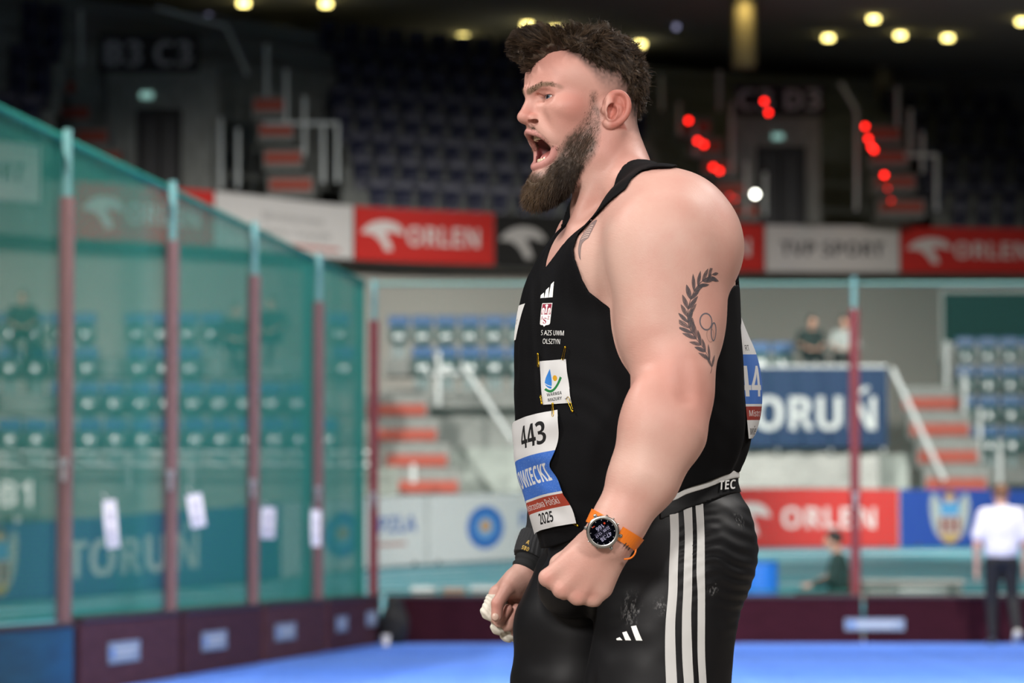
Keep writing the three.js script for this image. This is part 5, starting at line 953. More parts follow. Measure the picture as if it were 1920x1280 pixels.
for (const [p0, p1, draw, label, up, stretch] of [
  [-190, 72, bannerWhite('TVP SPORT'), 'white fascia banner cut by the left edge of the picture', 0.62], [139, 399, orlen, 'red fascia banner with a bird sign seen through the green net', 0], [401, 661, federal, 'white fascia banner with thin grey lettering above the net', 0], [664, 926, orlen, 'red fascia banner with a bird sign between white and black ones', 0],
  [929, 1180, blackBird, 'black fascia banner with pale bird signs behind the athlete’s neck', 0], [1182, 1434, orlen, 'red fascia banner peeping out behind the athlete’s shoulder', 0], [1437, 1688, bannerWhite('TVP SPORT'), 'white fascia banner lettered in black, right of the athlete', 0], [1690, 1960, orlen, 'red fascia banner with a bird sign at the right edge', 0]]) {
  const c = tier((p0 + p1) / 2), t = thing('fascia_banner', label, 'banner', c.toArray(), 'banners along the upper tier'), mv = (g) => g.translate(-c.x, -c.y, -c.z);
  part('cloth', mv(gridGeo(12, 3, (u, v) => { const p = tier(lerp(p0, p1, u), 0, up + lerp(0, 1.14, v)); p.z += 0.07; return p; })), std(0xffffff, 0.75, { side: THREE.DoubleSide, map: canvasTex(700, 300, draw) }), t);
  part('backing', mv(gridGeo(12, 1, (u, v) => tier(lerp(p0, p1, u), 0.05, up + lerp(0, 1.14, v)))), fasciaBack, t);
}
struct('wall_fascia', gridGeo(200, 1, (u, v) => tier(lerp(-2250, 3900, u), 0.14, lerp(-0.05, 1.12, v))), std(0x8d918c, 0.85, { side: THREE.DoubleSide }));
// ---- upper terraces and seats
const ROWS = 8, RISE = 0.6, RUN = 0.85;
{
  const g = new THREE.Group(); g.name = 'floor_terrace_upper'; g.userData.kind = 'structure'; scene.add(g);
  for (let k = 0; k < ROWS; k++) {
    for (const [pa, pb] of k < 6 ? [[-2250, 64], [634, 1240], [1760, 3900]] : [[-2250, 3900]]) {   // the portals are let into the lower rows
      part('terrace_tread', gridGeo(30, 1, (u, v) => tier(lerp(pa, pb, u), 0.12 + k * RUN + v * RUN, 1.0 + k * RISE)), darkConc, g).material.side = THREE.DoubleSide;
      part('terrace_riser', gridGeo(30, 1, (u, v) => tier(lerp(pa, pb, u), 0.12 + (k + 1) * RUN, 1.0 + (k + v) * RISE)), darkConc, g);
    }
  }
  for (const [pa, pb] of [[64, 634], [1240, 1760]]) { part('landing', gridGeo(20, 1, (u, v) => tier(lerp(pa, pb, u), 0.12 + v * 6 * RUN, 0.96)), darkConc, g); part('recess_wall', gridGeo(20, 1, (u, v) => tier(lerp(pa, pb, u), 0.12 + 6 * RUN, lerp(0.96, 1 + 6 * RISE, v))), darkConc, g); }
  part('upper_walkway', gridGeo(50, 1, (u, v) => { const p = tier(lerp(-2250, 3900, u), 0.12 + ROWS * RUN, 1 + ROWS * RISE); p.z = lerp(Math.max(p.z, -93.1), -93.25, v); return p; }), darkConc, g);
}
const inPortal = (px, k) => (px > 40 && px < 665 - 14 * k) || (px > 1215 && px < 1775 - 12 * k) || (k > 4 && px > 1600 && px < 1710);
const upRowWord = ['lowest', 'second', 'third', 'fourth', 'fifth', 'sixth', 'seventh', 'highest'];
const nthUp = {};
for (let k = 0; k < ROWS; k++) for (let px = -30; px < 1960; px += 46) {
  const q = px + (k % 2) * 12; if (inPortal(q, k)) continue;
  const p = tier(q, 0.12 + k * RUN + 0.45, 1.0 + k * RISE); if (k > 6 && (q > 980 || q < 120)) continue;
  const where = q < 140 ? 'left of the left portal' : q < 1260 ? 'between the two portals' : 'right of the right portal';
  putSeat(seatUp, p.x, p.y, p.z, 0, `dark navy seat, ${ORD[(nthUp[where + k] = (nthUp[where + k] ?? -1) + 1)]} in the ${upRowWord[k]} upper row ${where}`, `upper seats ${where}`);
}
// portals with stairs on both sides
function portal(cx, y0, y1, w, D, door, letters, exitPx, label, stepsL, stepsR, posts) {
  const b = at(cx, y1, D), top = at(cx, y0, D), t = thing('portal', label, 'portal', [b.x, b.y, -D]), W = w / FOCAL * D, Hh = top.y - b.y, L = (px, py) => at(px, py, D).sub(t.position);
  const d0 = L(door[0], door[2]), d1 = L(door[1], door[3]);
  part('wall_left_of_door', bx(d0.x + W / 2, Hh, 0.4, (d0.x - W / 2) / 2, Hh / 2, 0), upConc, t); part('wall_right_of_door', bx(W / 2 - d1.x, Hh, 0.4, (d1.x + W / 2) / 2, Hh / 2, 0), upConc, t); part('lintel', bx(d1.x - d0.x, Hh - d0.y, 0.4, (d0.x + d1.x) / 2, (Hh + d0.y) / 2, 0), upConc, t);
  part('door', bx(d1.x - d0.x, d0.y, 0.1, (d0.x + d1.x) / 2, d0.y / 2, -0.12), std(0x0c0d0e, 0.6), t);
  for (const k of [0.3, 0.7]) part('door_bar', bx(0.06, d0.y * 0.9, 0.05, lerp(d0.x, d1.x, k), d0.y * 0.45, -0.04), std(0x3a3b3d, 0.5), t);
  const s0 = L(letters[1], letters[4]), s1 = L(letters[2], letters[3]);
  part('sign_panel', bx(s1.x - s0.x, s1.y - s0.y, 0.08, (s0.x + s1.x) / 2, (s0.y + s1.y) / 2, 0.16), std(0x1e1f21, 0.8), t);
  part('sign_lettering', new THREE.PlaneGeometry(s1.x - s0.x, s1.y - s0.y).translate((s0.x + s1.x) / 2, (s0.y + s1.y) / 2, 0.205), std(0xffffff, 0.7, { map: canvasTex(512, 200, (g, ww, hh) => { g.fillStyle = '#1e1f21'; g.fillRect(0, 0, ww, hh); g.fillStyle = '#b4b2b6'; g.font = 'bold 178px sans-serif'; g.fillText(letters[0], 14, 164, 480); }) }), t, 'pale block lettering');
  const e = L(...exitPx); part('exit_sign', bx(0.26, 0.13, 0.05, e.x, e.y, 0.24), new THREE.MeshStandardMaterial({ color: 0x88a8a0, emissive: 0xaee6dc, emissiveIntensity: 0.55 }), t, 'small lit exit sign');
  for (const [list, sgn] of [[stepsL, -1], [stepsR, 1]]) for (const [x0, x1, y] of list) { const p = L(x0, y), q = L(x1, y); part('stair_block', bx(q.x - p.x, 0.46, 0.8, (p.x + q.x) / 2, p.y - 0.2, 0.3), upConc, t); part('stair_tread', bx((q.x - p.x) * 0.9, 0.24, 0.06, (p.x + q.x) / 2, p.y - 0.17, 0.72), stepRed, t, 'red tread'); }
  for (const [px, ya, yb, px2] of posts) part('railing_post', bar(L(px, ya).setZ(0.8), L(px2 ?? px, yb).setZ(0.8), 0.045), upRail, t);
}
portal(305, 128, 372, 210, 72.6, [256, 342, 205, 372], ['B3 C3', 188, 375, 66, 138], [277, 181], 'grey portal lettered B3 C3 with red-stepped stairs, upper left', [[98, 150, 158], [118, 178, 205], [150, 212, 248], [186, 236, 288]], [[478, 540, 190], [488, 556, 236], [498, 572, 288], [506, 592, 338]],
  [[58, 50, 130], [100, 90, 150], [160, 30, 130], [505, 92, 190], [541, 140, 240], [575, 190, 300], [610, 245, 350], [636, 245, 350], [560, 236, 640, 640].slice(0, 0).length ? [] : [500, 240, 240, 640], [420, 230, 360], [452, 250, 360], [300, 25, 60, 430], [430, 60, 150, 470]].filter((q) => q.length));
portal(1452, 222, 420, 172, 83.5, [1416, 1511, 275, 420], ['C3 D3', 1374, 1546, 158, 218], [1457, 258], 'grey portal lettered C3 D3 between red-lit stairs, upper right', [[1268, 1330, 232], [1290, 1352, 268], [1312, 1378, 306], [1336, 1404, 348], [1352, 1420, 388]], [[1616, 1684, 244], [1624, 1698, 288], [1632, 1712, 334], [1640, 1728, 380]],
  [[1238, 150, 215], [1270, 200, 260], [1300, 240, 300], [1345, 140, 215], [1368, 200, 330], [1395, 310, 410], [1430, 330, 410], [1676, 170, 245], [1700, 212, 290], [1722, 255, 330], [1748, 296, 400], [1690, 298, 298, 1750], [1570, 165, 215, 1600], [1600, 215, 400]]);
// small red step lamps and a white one
const ledRed = new THREE.MeshStandardMaterial({ color: 0x400000, emissive: 0xff2018, emissiveIntensity: 9 }), ledDim = new THREE.MeshStandardMaterial({ color: 0x400000, emissive: 0xff2018, emissiveIntensity: 2.2 }), ledWhite = new THREE.MeshStandardMaterial({ color: 0xffffff, emissive: 0xfffff0, emissiveIntensity: 14 });
const ledCup = std(0x111111, 0.6);
function led(px, py, D, mat, r, label, group) {
  const p = at(px, py, D), t = thing('step_lamp', label, 'lamp', p.toArray(), group); const s = new THREE.SphereGeometry(r, 14, 10); part('lamp_bulb', s, mat, t); part('lamp_holder', bx(0.05, 0.05, 0.5, 0, 0, -r - 0.24), ledCup, t);
}
for (const [i, [px, py]] of [[1291, 226], [1308, 264], [1320, 271], [1337, 313], [1349, 320]].entries()) led(px, py, 82.0, ledRed, 0.05, `small red lamp, ${ORD[i]} from the top on the stairs left of the C3 D3 portal`, 'red lamps left of the portal');
for (const [i, [px, py]] of [[1433, 190], [1441, 211]].entries()) led(px, py, 82.0, ledRed, 0.05, `${['upper', 'lower'][i]} small red lamp in front of the C3 D3 lettering`, 'red lamps before the lettering');
for (const [i, [px, py]] of [[1622, 237], [1628, 260], [1634, 275], [1639, 281], [1658, 328]].entries()) led(px, py, 82.0, ledRed, 0.05, `small red lamp, ${ORD[i]} from the top on the stairs right of the C3 D3 portal`, 'red lamps right of the portal');
for (const [i, [px, py]] of [[1664, 353], [1671, 376], [1368, 367], [1378, 373]].entries()) led(px, py, 82.0, ledDim, 0.04, `${['upper', 'lower', 'left', 'right'][i]} faint red lamp at the stair foot ${i < 2 ? 'right' : 'left'} of the C3 D3 portal`, 'faint red lamps');
led(1416, 364, 82.0, ledWhite, 0.075, 'bright white lamp in the C3 D3 doorway');
// downlights under the far roof
const dl = (k) => new THREE.MeshStandardMaterial({ color: 0x332b10, emissive: 0xffe98a, emissiveIntensity: k });
const dlBright = dl(7), dlDim = dl(1.1), dlGrey = new THREE.MeshStandardMaterial({ color: 0x303038, emissive: 0xb4b4dc, emissiveIntensity: 0.8 });
const nthLamp = [0, 0];
for (const [px, py, dim] of [[457, -3], [611, -2], [519, 46, 1], [391, 22, 1], [786, 65, 1], [868, 61], [989, 39], [1041, 47], [1200, 75], [1268, 42, 1], [1553, 63], [1638, 27], [1688, 58], [1777, 63], [1916, 32]]) {
  const D = (14.15 - EYE) * FOCAL / (1036 - py), p = at(px, py, D), t = thing('ceiling_downlight', `${dim ? 'dim' : 'bright yellow'} round downlight, ${ORD[nthLamp[dim ? 1 : 0]++]} ${dim ? 'dim' : 'bright'} one from the left in the far ceiling`, 'ceiling light', [p.x, 14.2, p.z], dim ? 'dim downlights' : 'bright downlights');
  const r = dim ? 0.06 : 0.13; part('lamp_glass', new THREE.CylinderGeometry(r, r, 0.12, 20).translate(0, -0.08, 0), dim ? (px === 391 || px === 1268 ? dlGrey : dlDim) : dlBright, t); part('lamp_ring', new THREE.TorusGeometry(r + 0.02, 0.02, 8, 24).rotateX(Math.PI / 2).translate(0, -0.02, 0), houseMat, t);
  if (!dim) { const L = new THREE.SpotLight(0xffeccb, 3, 0, 1.15, 0.5, 2); L.position.set(p.x, 14.0, p.z); L.target.position.set(p.x, 8, p.z + 3); scene.add(L.target); L.castShadow = true; L.shadow.radius = 6; L.name = 'downlight_glow'; scene.add(L); }
}
// a duct hanging from the roof and a column behind
{ const D = 80, p = at(1395, 60, D), r = 24 / FOCAL * D, t = thing('ceiling_duct', 'pale round duct hanging from the ceiling right of the athlete', 'duct', [p.x, 12.45, -D]); part('duct_shaft', new THREE.CylinderGeometry(r, r, 1.75, 24).translate(0, 0.88, 0), std(0x9c937c, 0.8), t); part('duct_rim', new THREE.TorusGeometry(r, 0.02, 8, 24).rotateX(Math.PI / 2), std(0x6a675e, 0.8), t);
  const L = new THREE.SpotLight(0xffe08a, 3.2, 0, 0.9, 0.7, 2); L.position.set(p.x, 14.02, -D + 0.75); L.target.position.set(p.x, 13.2, -D + 0.1); L.castShadow = true; L.shadow.radius = 5; L.name = 'duct_lamp_beam'; scene.add(L, L.target);
  const q = thing('duct_lamp', 'yellow lamp beside the hanging duct, above the picture', 'ceiling light', [p.x, 14.2, -D + 0.75]); part('lamp_glass', new THREE.CylinderGeometry(0.1, 0.1, 0.1, 16).translate(0, -0.06, 0), dlBright, q); part('lamp_ring', new THREE.TorusGeometry(0.12, 0.02, 8, 20).rotateX(Math.PI / 2), houseMat, q); }
{ const D = 92.2, p = at(1656, 100, D), r = 17 / FOCAL * D, t = thing('column', 'faint round column below the ceiling at the right', 'column', [p.x, 9.2, -D]); part('shaft', new THREE.CylinderGeometry(r, r, 4.7, 24).translate(0, 2.45, 0), std(0x9c937c, 0.8), t); part('collar', new THREE.CylinderGeometry(r * 1.15, r * 1.15, 0.2, 24).translate(0, 4.9, 0), std(0x6a675e, 0.8), t); }

// ---------------------------------------------------------------- the throwing cage: posts, net, barriers
const P0 = V(-3.195, 0, -24.4), CORNER = V(-1.53, 0, -38.0);
const padMat = grained(0x7d5c5c, 0.7, 3), poleMat = std(0x62908f, 0.5), padRed = grained(0x80343a, 0.7, 3), clampMat = std(0x9a9c9e, 0.5, { metalness: 0.6 });
function cagePost(p, label, pad, top = 3.56, full = 4.05) {
  const t = thing('cage_post', label, 'post', [p.x, 0, p.z], 'posts of the cage');
  part('pole', new THREE.CylinderGeometry(0.032, 0.032, full, 16).translate(0, full / 2, 0), poleMat, t);
  part('padding', new THREE.CylinderGeometry(0.056, 0.056, top, 20).translate(0, top / 2, 0), pad, t);
  part('clamp', merge([bx(0.06, 0.05, 0.04, 0, 1.66, 0.06), bx(0.03, 0.16, 0.03, 0, 1.6, 0.06)]), clampMat, t, 'pale metal clamp');
  part('base_plate', bx(0.13, 0.03, 0.13, 0, 0.015, 0), padMat, t);
}
const POSTS = [V(-3.195, 0, -24.4), V(-2.78, 0, -27.85), V(-2.37, 0, -31.3), V(-1.965, 0, -34.65), V(-1.54, 0, -38)];
['brown padded cage post nearest the left edge of the picture', 'second brown padded cage post from the left edge', 'third brown padded cage post from the left edge', 'fourth cage post from the left edge, just before the corner', 'red cage post at the corner of the green net'].forEach((l, i) => cagePost(POSTS[i], l, i < 4 ? padMat : padRed, i < 4 ? 3.56 : 3.6));
const DIR0 = POSTS[1].clone().sub(POSTS[0]); cagePost(POSTS[0].clone().sub(DIR0), 'brown padded cage post just outside the left edge', padMat); cagePost(POSTS[0].clone().addScaledVector(DIR0, -2), 'brown padded cage post farther outside the left edge', padMat);
const RIGHTPOST = at(1602, 1110, 38.3); cagePost(V(RIGHTPOST.x, 0, -38.17), 'red padded cage post right of the athlete', padRed, 3.74, 4.1);
cagePost(V(9.2, 0, -38.17), 'red padded cage post beyond the right edge of the picture', padRed, 3.74, 4.1);

// the net is woven of real cords
const cordMat = std(0x05655a, 0.75);
function net(label, a, b, y0, topA, topB, r, step, rope_, ropeMat) {
  const t = thing('safety_net', label, 'net', [a.x, 0, a.z]), L = Math.hypot(b.x - a.x, b.z - a.z), ang = Math.atan2(-(b.z - a.z), b.x - a.x), cords = [];
  const unit = new THREE.CylinderGeometry(r, r, 1, 4, 1, true);
  for (let s = 0; s <= L; s += step) { const top = lerp(topA, topB, s / L), sag = 0.03 * noise3(s * 0.9, 0, 3), g = unit.clone(); g.scale(1, top - y0, 1); g.translate(s, (top + y0) / 2, sag); cords.push(g); }
  const hz = unit.clone(); for (let y = y0; y <= topA; y += step) { const g = hz.clone(); g.rotateZ(Math.PI / 2); g.scale(L, 1, 1); g.translate(L / 2, y, 0); cords.push(g); }
  const m = merge(cords); m.rotateY(ang); part('netting', m, cordMat, t, 'fine green mesh').userData.kind = 'stuff';
  const rope = bar(V(0, topA, 0), V(L, topB, 0), rope_, 10); rope.rotateY(ang); part('head_rope', rope, ropeMat, t, 'thick green edge rope');
  const low = bar(V(0, y0, 0), V(L, y0, 0), 0.012, 8); low.rotateY(ang); part('foot_rope', low, cordMat, t);
}
{
  const dir = CORNER.clone().sub(P0).normalize(), side = V(-0.105, 0, -0.04), start = P0.clone().addScaledVector(dir, -7.1).add(side);
  net('green net wall of the cage running along the left posts', start, CORNER.clone().add(side).addScaledVector(dir, -0.08), 0.55, 4.02, 4.02, 0.0028, 0.036, 0.028, std(0x177565, 0.6));
}
net('fine pale green net across the back of the cage', CORNER.clone().add(V(0.02, 0, -0.13)), V(9.5, 0, -38.46), 0.58, 4.02, 4.05, 0.0011, 0.045, 0.02, std(0x5c8880, 0.7));
// barrier boards, maroon, with small plates
const dull = (c) => { const t = speck.clone(); t.repeat.set(2, 2); return phys(c, 0.7, { map: t, specularIntensity: 0.15 }); };
const barMats = [dull(0x52363e), dull(0x4c323a), dull(0x573a40)], backMats = [dull(0x35121d), dull(0x391520)];
const plateTex = (seed) => canvasTex(256, 96, (g, w, h) => { g.fillStyle = '#75869c'; g.fillRect(0, 0, w, h); g.fillStyle = '#a9b2bc'; g.fillRect(20, 24, w - 40, 18); g.fillRect(40, 54, w - 90, 14); g.fillStyle = '#4a78b8'; g.beginPath(); g.arc(30, h / 2, 20, 0, 7); g.fill(); });
function barrier(a, b, h, i, label, plates, mat) {
  const L = Math.hypot(b.x - a.x, b.z - a.z), t = thing('barrier_board', label, 'barrier', [(a.x + b.x) / 2, 0, (a.z + b.z) / 2], 'low boards round the cage', Math.atan2(-(b.z - a.z), b.x - a.x));
  part('board', rbx(L - 0.02, h, 0.08, 0, h / 2, 0, 0.02), mat ?? barMats[i % 3], t); part('top_rail', rbx(L - 0.02, 0.04, 0.11, 0, h + 0.01, 0, 0.015), std(0x33272a, 0.6), t);
  for (const [x, y, w, hh] of plates) part('plate', bx(w, hh, 0.012, x * L, y, 0.047), std(0xffffff, 0.6, { map: plateTex(i) }), t, 'small pale blue plate');
}
const off = V(0.06, 0, 0.0);
for (let i = 0; i < 4; i++) barrier(POSTS[i].clone().lerp(POSTS[i + 1], 0.03).add(off), POSTS[i].clone().lerp(POSTS[i + 1], 0.97).add(off), 0.52, i, ['maroon barrier board with a pale plate, beside the first post', 'maroon barrier board with a pale plate, between second and third posts', 'maroon barrier board with a pale plate, between third and fourth posts', 'maroon barrier board with a pale plate, ending at the cage corner'][i], i === 3 ? [[-0.28, 0.28, 0.6, 0.16], [0.3, 0.3, 0.6, 0.16]] : [[-0.1 - 0.05 * i, 0.27, 1.0, 0.16]]);
barrier(POSTS[0].clone().add(V(-0.36, 0, 3.0)), POSTS[0].clone().add(V(0.08, 0, 0.3)), 0.5, 0, 'dark teal mat standing at the left edge, before the first post', [], grained(0x0d4a6e, 0.7));
{
  const z = -38.02, xs = [-1.42, 1.25, 3.9, 6.7, 9.4];
  const lab = ['maroon barrier board with a bluish plate, left of the athlete', 'maroon barrier board behind the athlete’s legs', 'maroon barrier board with a bluish plate, under the red post', 'maroon barrier board behind the man in the white shirt'];
  for (let i = 0; i < 4; i++) barrier(V(xs[i] + 0.01, 0, z), V(xs[i + 1] - 0.01, 0, z), 0.52, i + 1, lab[i], i === 0 ? [[0.22, 0.2, 0.75, 0.13]] : i === 2 ? [[-0.46, 0.22, 0.66, 0.13]] : [], backMats[i % 2]);
}
// black lump filling a dark gap at the corner, and a white cup
{ const p = at(738, 1190, 37.6), g = new THREE.Group(); const t = thing('corner_gap_lump', 'black lump filling the dark gap at the cage corner', 'bag', [p.x, 0, -37.6]); const f = new Field(); f.ell(V(0, 0.2, 0), [0.17, 0.24, 0.14], 0.05); f.ell(V(0.02, 0.45, 0), [0.09, 0.1, 0.08], 0.08); part('gap_lump', meshField((x, y, z) => smax(f.at(x, y, z) + 0.012 * noise3(x * 14, y * 14, z * 14), -y, 0.02), V(-0.3, -0.05, -0.3), V(0.3, 0.65, 0.3), 0.025), std(0x0e0e10, 0.8), t); part('tie', new THREE.TorusGeometry(0.06, 0.014, 8, 20).rotateX(Math.PI / 2).translate(0.02, 0.5, 0), std(0x333333, 0.6), t); }
{ const p = at(723, 1212, 37), t = thing('paper_cup', 'small white cup on the carpet by the cage corner', 'cup', [p.x, 0.012, -37]); part('cup_body', new THREE.CylinderGeometry(0.045, 0.034, 0.11, 20, 1, true).translate(0, 0.055, 0), std(0xe6e2dc, 0.7, { side: THREE.DoubleSide }), t); part('cup_bottom', new THREE.CylinderGeometry(0.034, 0.034, 0.004, 20).translate(0, 0.004, 0), std(0xd8d4cc, 0.7), t); part('cup_rim', new THREE.TorusGeometry(0.045, 0.004, 6, 20).rotateX(Math.PI / 2).translate(0, 0.11, 0), std(0xf0eee8, 0.7), t); }
// white tags tied in the net
const tagTex = canvasTex(96, 256, (g, w, h) => { g.fillStyle = '#e6e4f0'; g.fillRect(0, 0, w, h); g.fillStyle = '#6a6a8c'; g.save(); g.translate(w / 2, h / 2); g.rotate(Math.PI / 2); g.font = 'bold 52px sans-serif'; g.textAlign = 'center'; g.fillText('20', -40, 16); g.fillRect(10, -10, 70, 8); g.fillRect(10, 6, 70, 6); g.restore(); });
[[196, 982, 25.6, 0.105, 0.36, 0.12, 'white paper tag on the net, leaning over the first letter'], [357, 957, 28.4, 0.13, 0.28, 0.2, 'white paper tag on the net, tilted, right of the second post'], [493, 980, 31.6, 0.13, 0.29, 0.0, 'white paper tag on the net, upright beside the third post'], [583, 990, 34.2, 0.1, 0.36, 0.02, 'white paper tag on the net, narrow, at the fourth post']].forEach(([px, py, D, w, h, tilt, label]) => {
  const p = at(px, py, D), t = thing('net_tag', label, 'tag', [p.x + 0.05, p.y - h / 2, p.z]); const g = gridGeo(4, 8, (u, v) => V((u - 0.5) * w, v * h, 0.012 * Math.sin(v * 4 + u))); g.translate(0, -h / 2, 0); g.rotateZ(tilt); g.rotateY(-0.2); g.translate(0, h / 2, 0); part('paper', g, std(0xffffff, 0.7, { map: tagTex, side: THREE.DoubleSide }), t); part('tie', bar(V(-tilt * h * 0.5, h, 0), V(-tilt * h * 0.5 - 0.05, h + 0.05, -0.02), 0.003), std(0xdddddd, 0.6), t);
});

// ---------------------------------------------------------------- other people
function figure(label, pos, turn, J, mats, group, feet = true) {
  const t = thing('person', label, 'person', pos, group, turn), box = (f, lo, hi, h) => meshField(f, lo, hi, h);
  const skin = new Field(), top = new Field(), low = new Field();
  J.skin(skin); J.top(top); J.low(low);
  const lo = V(-0.9, -0.05, -0.9), hi = V(0.9, 2.0, 0.9);
  const m = part('body', box(skin.f, lo, hi, 0.021), mats.skin, t); part(mats.topName ?? 'shirt', box((x, y, z) => top.at(x, y, z) + 0.004 * noise3(x * 14, y * 9, z * 14), lo, hi, 0.021), mats.top, t); part('trousers', box((x, y, z) => low.at(x, y, z) + 0.004 * noise3(x * 12, y * 7, z * 12), lo, hi, 0.021), mats.low, t);
  const hair = new Field(); hair.ell(J.head.clone().add(V(0, 0.03, J.hairZ ?? -0.02)), [0.088, 0.098, 0.103], 0.02); part('hair', box((x, y, z) => smax(hair.at(x, y, z) + 0.004 * noise3(x * 60, y * 60, z * 60), J.head.y - 0.03 - y, 0.01), lo, hi, 0.012), mats.hair, t);
  if (J.shoes) for (const q of J.shoes) { const s = new Field(); s.cap(q[0], 0.045, q[1], 0.038, 0.02); part('shoe', meshField((x, y, z) => smax(s.at(x, y, z), -y + 0.001, 0.005), q[0].clone().addScalar(-0.3), q[0].clone().addScalar(0.3), 0.012), q[2] ?? mats.shoe, t); }
  return t;
}
const face = std(0xc79a82, 0.6), darkHair = std(0x241a15, 0.8), brownHair = std(0x6b4a33, 0.8), black = std(0x0b0c11, 0.8), darkGreen = std(0x16211f, 0.85), greyCloth = std(0x9aa39f, 0.85);
const v = V;
// man walking away in a white shirt
figure('man in a white T-shirt and black trousers walking away at the right edge', [at(1872, 1205, 37.6).x, 0.012, -37.3], Math.PI, {
  head: v(0, 1.63, 0.02), hairZ: -0.015,
  skin: (f) => { f.ell(v(0, 1.63, 0.03), [0.076, 0.105, 0.095], 0.02); f.cap(v(0, 1.45, 0), 0.055, v(0, 1.58, 0.01), 0.055, 0.02); for (const s of [-1, 1]) { f.cap(v(0.2 * s, 1.38, 0), 0.05, v(0.27 * s, 1.08, -0.02), 0.042, 0.02); f.cap(v(0.27 * s, 1.08, -0.02), 0.042, v(0.26 * s, 0.84, 0.07), 0.03, 0.02); f.ell(v(0.26 * s, 0.77, 0.09), [0.025, 0.06, 0.04], 0.02); for (let i = 0; i < 4; i++) f.cap(v(0.26 * s, 0.74, 0.07 + i * 0.016), 0.009, v(0.25 * s, 0.67, 0.08 + i * 0.014), 0.008, 0.006); f.cap(v(0.26 * s, 0.8, 0.12), 0.011, v(0.25 * s, 0.74, 0.145), 0.009, 0.006); f.ell(v(0.077 * s, 1.62, 0.02), [0.012, 0.03, 0.02], 0.01); } f.ell(v(0, 1.61, 0.125), [0.015, 0.025, 0.02], 0.015); },
  top: (f) => { f.ell(v(0, 1.25, 0), [0.2, 0.28, 0.135], 0.05); f.cap(v(-0.15, 1.42, 0), 0.075, v(0.15, 1.42, 0), 0.075, 0.05); f.ell(v(0, 1.04, 0), [0.19, 0.16, 0.13], 0.06); for (const s of [-1, 1]) f.cap(v(0.19 * s, 1.4, 0), 0.078, v(0.255 * s, 1.19, -0.01), 0.075, 0.05); },
  low: (f) => { f.ell(v(0, 0.92, 0), [0.175, 0.1, 0.125], 0.04); f.chain([[v(0.09, 0.88, 0), 0.1], [v(0.1, 0.48, 0.05), 0.07], [v(0.11, 0.12, -0.02), 0.05]], 0.03); f.chain([[v(-0.09, 0.88, 0), 0.1], [v(-0.12, 0.5, 0.02), 0.068], [v(-0.13, 0.16, -0.22), 0.048]], 0.03); },
  shoes: [[v(0.11, 0.045, -0.03), v(0.12, 0.04, 0.14)], [v(-0.13, 0.13, -0.25), v(-0.13, 0.04, -0.13), std(0xb9b7b0, 0.6)]],
}, { skin: face, top: std(0xcfced8, 0.8), low: black, hair: brownHair, shoe: std(0x2a2c33, 0.6), topName: 'tshirt' });
// seated spectators
function seated(label, px, py, D, mats, turn = 0, lean = 0) {   // py: the seat's pixel row
  const p = at(px, py, D);
  figure(label, [p.x, p.y - 0.45, -D], turn, {
    head: v(lean, 1.16, 0.06),
    skin: (f) => { f.ell(v(lean, 1.15, 0.07), [0.076, 0.105, 0.095], 0.02); f.cap(v(lean * 0.8, 0.98, 0), 0.05, v(lean, 1.1, 0.04), 0.052, 0.02); f.ell(v(lean, 1.13, 0.165), [0.015, 0.024, 0.018], 0.012); for (const s of [-1, 1]) { f.cap(v(0.25 * s, 0.72, 0.1), 0.036, v(0.1 * s, 0.62, 0.33), 0.028, 0.02); f.ell(v(0.07 * s, 0.61, 0.38), [0.04, 0.028, 0.05], 0.02); for (let i = 0; i < 4; i++) f.cap(v(0.05 * s + i * 0.012, 0.61, 0.4), 0.009, v(0.02 * s + i * 0.012, 0.59, 0.46), 0.008, 0.006); f.cap(v(0.1 * s, 0.63, 0.38), 0.01, v(0.06 * s, 0.65, 0.43), 0.009, 0.006); } },
    top: (f) => { f.ell(v(lean * 0.4, 0.72, 0), [0.2, 0.3, 0.14], 0.05); f.cap(v(-0.16 + lean * 0.6, 0.94, 0), 0.07, v(0.16 + lean * 0.6, 0.94, 0), 0.07, 0.05); for (const s of [-1, 1]) f.chain([[v(0.2 * s + lean * 0.6, 0.92, 0), 0.068], [v(0.27 * s, 0.7, 0.06), 0.055], [v(0.15 * s, 0.63, 0.26), 0.045]], 0.03); },
    low: (f) => { f.ell(v(0, 0.5, 0), [0.19, 0.1, 0.15], 0.04); for (const s of [-1, 1]) f.chain([[v(0.1 * s, 0.49, 0.02), 0.09], [v(0.13 * s, 0.48, 0.45), 0.068], [v(0.13 * s, 0.1, 0.5), 0.05]], 0.03); },
    shoes: [[v(0.13, 0.045, 0.48), v(0.14, 0.04, 0.64)], [v(-0.13, 0.045, 0.48), v(-0.14, 0.04, 0.64)]],
  }, mats);
}
const dk = { skin: face, top: darkGreen, low: black, hair: darkHair, shoe: black, topName: 'jacket' };
seated('spectator in a dark jacket sitting above the hanging banner, leaning', 1518, 672, 66.4, dk, 0.2, 0.04);
seated('spectator in a pale top sitting above the hanging banner', 1584, 672, 66.5, { ...dk, top: greyCloth }, -0.2, 0);
seated('spectator in a dark coat high behind the net at the left edge', 42, 632, 60.9, dk, 0.1, 0);
seated('hunched spectator in dark clothes behind the net, left of the third post', 436, 655, 62.2, dk, 0.4, 0.05);
seated('spectator in dark clothes behind the net, right of the third post', 512, 640, 62.6, dk, -0.3, -0.03);
seated('person in dark clothes sitting low on a stool before the red board', 1572, 1124, 41.0, { ...dk, top: std(0x122a27, 0.85) }, -1.75, 0.0);

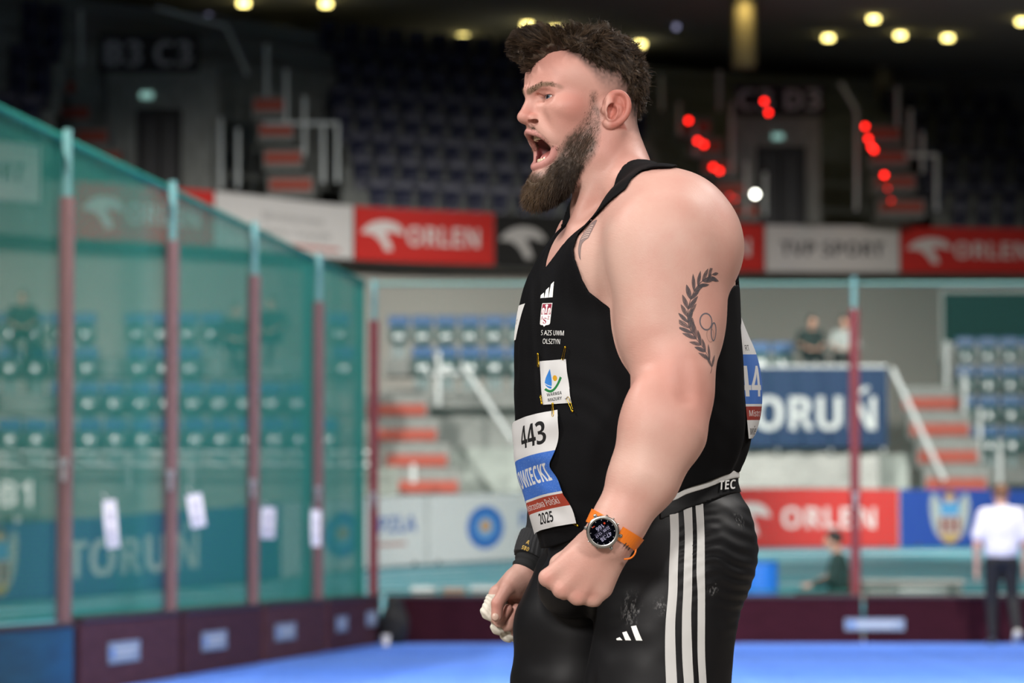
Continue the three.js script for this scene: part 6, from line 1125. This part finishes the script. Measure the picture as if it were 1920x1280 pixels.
// ---- things on the floor beyond the cage
{
  const p = at(1690, 1090, 41.6), t = thing('bench', 'long low white bench beyond the cage, right of the red post', 'bench', [p.x, 0.0, -41.6]);
  part('bench_seat', rbx(1.5, 0.07, 0.4, 0, 0.66, 0, 0.02), std(0x8f938e, 0.6), t); part('bench_panel', rbx(1.45, 0.2, 0.04, 0, 0.52, 0.1, 0.01), std(0x9c9e98, 0.6), t); for (const s of [-0.6, 0, 0.6]) part('bench_leg', bx(0.08, 0.64, 0.34, s, 0.32, 0), std(0x4a5452, 0.6), t);
}
{ const p = at(1572, 1124, 41.0), t = thing('stool', 'low black stool under the person in dark clothes', 'stool', [p.x, 0, -41.0]); part('stool_seat', new THREE.CylinderGeometry(0.17, 0.17, 0.05, 24).translate(0, 0.37, 0), black, t); for (const [x, z] of [[0.1, 0.1], [-0.1, 0.1], [0.1, -0.1], [-0.1, -0.1]]) part('stool_leg', bar(V(x, 0.35, z), V(x * 1.3, 0, z * 1.3), 0.015), black, t); }
{ const p = at(1424, 1090, 40.2), t = thing('drum', 'bright blue plastic drum beyond the barrier, beside the athlete’s hip', 'drum', [p.x, 0, -40.2]); part('drum_body', new THREE.LatheGeometry([[0, 0], [0.2, 0], [0.22, 0.03], [0.22, 0.3], [0.235, 0.33], [0.22, 0.36], [0.22, 0.86], [0.2, 0.9], [0, 0.9]].map(([r, y]) => new THREE.Vector2(r, y)), 28), std(0x1f6fd0, 0.45), t); part('drum_lid', new THREE.TorusGeometry(0.205, 0.018, 8, 28).rotateX(Math.PI / 2).translate(0, 0.9, 0), std(0x1858a8, 0.5), t); }
for (const [px, w, h, c, label] of [[795, 0.28, 0.62, 0xb9bdb8, 'pale box standing on the track side beyond the barrier, left'], [851, 0.24, 0.6, 0xb08a74, 'tan box standing beyond the barrier between two pale ones'], [908, 0.3, 0.62, 0xc4c8c2, 'pale box standing beyond the barrier, nearest the athlete'], [1725, 0.5, 0.6, 0xa8aca6, 'grey crate beyond the barrier near the man in white']]) { const p = at(px, 1095, 40.2), t = thing('storage_box', label, 'box', [p.x, 0, -40.2]); part('box_body', rbx(w, h - 0.08, 0.3, 0, (h - 0.08) / 2, 0, 0.02), std(c, 0.7), t); part('box_lid', rbx(w + 0.03, 0.08, 0.33, 0, h - 0.04, 0, 0.02), std(c, 0.6), t); }

shade(scene);
renderer.render(scene, camera);
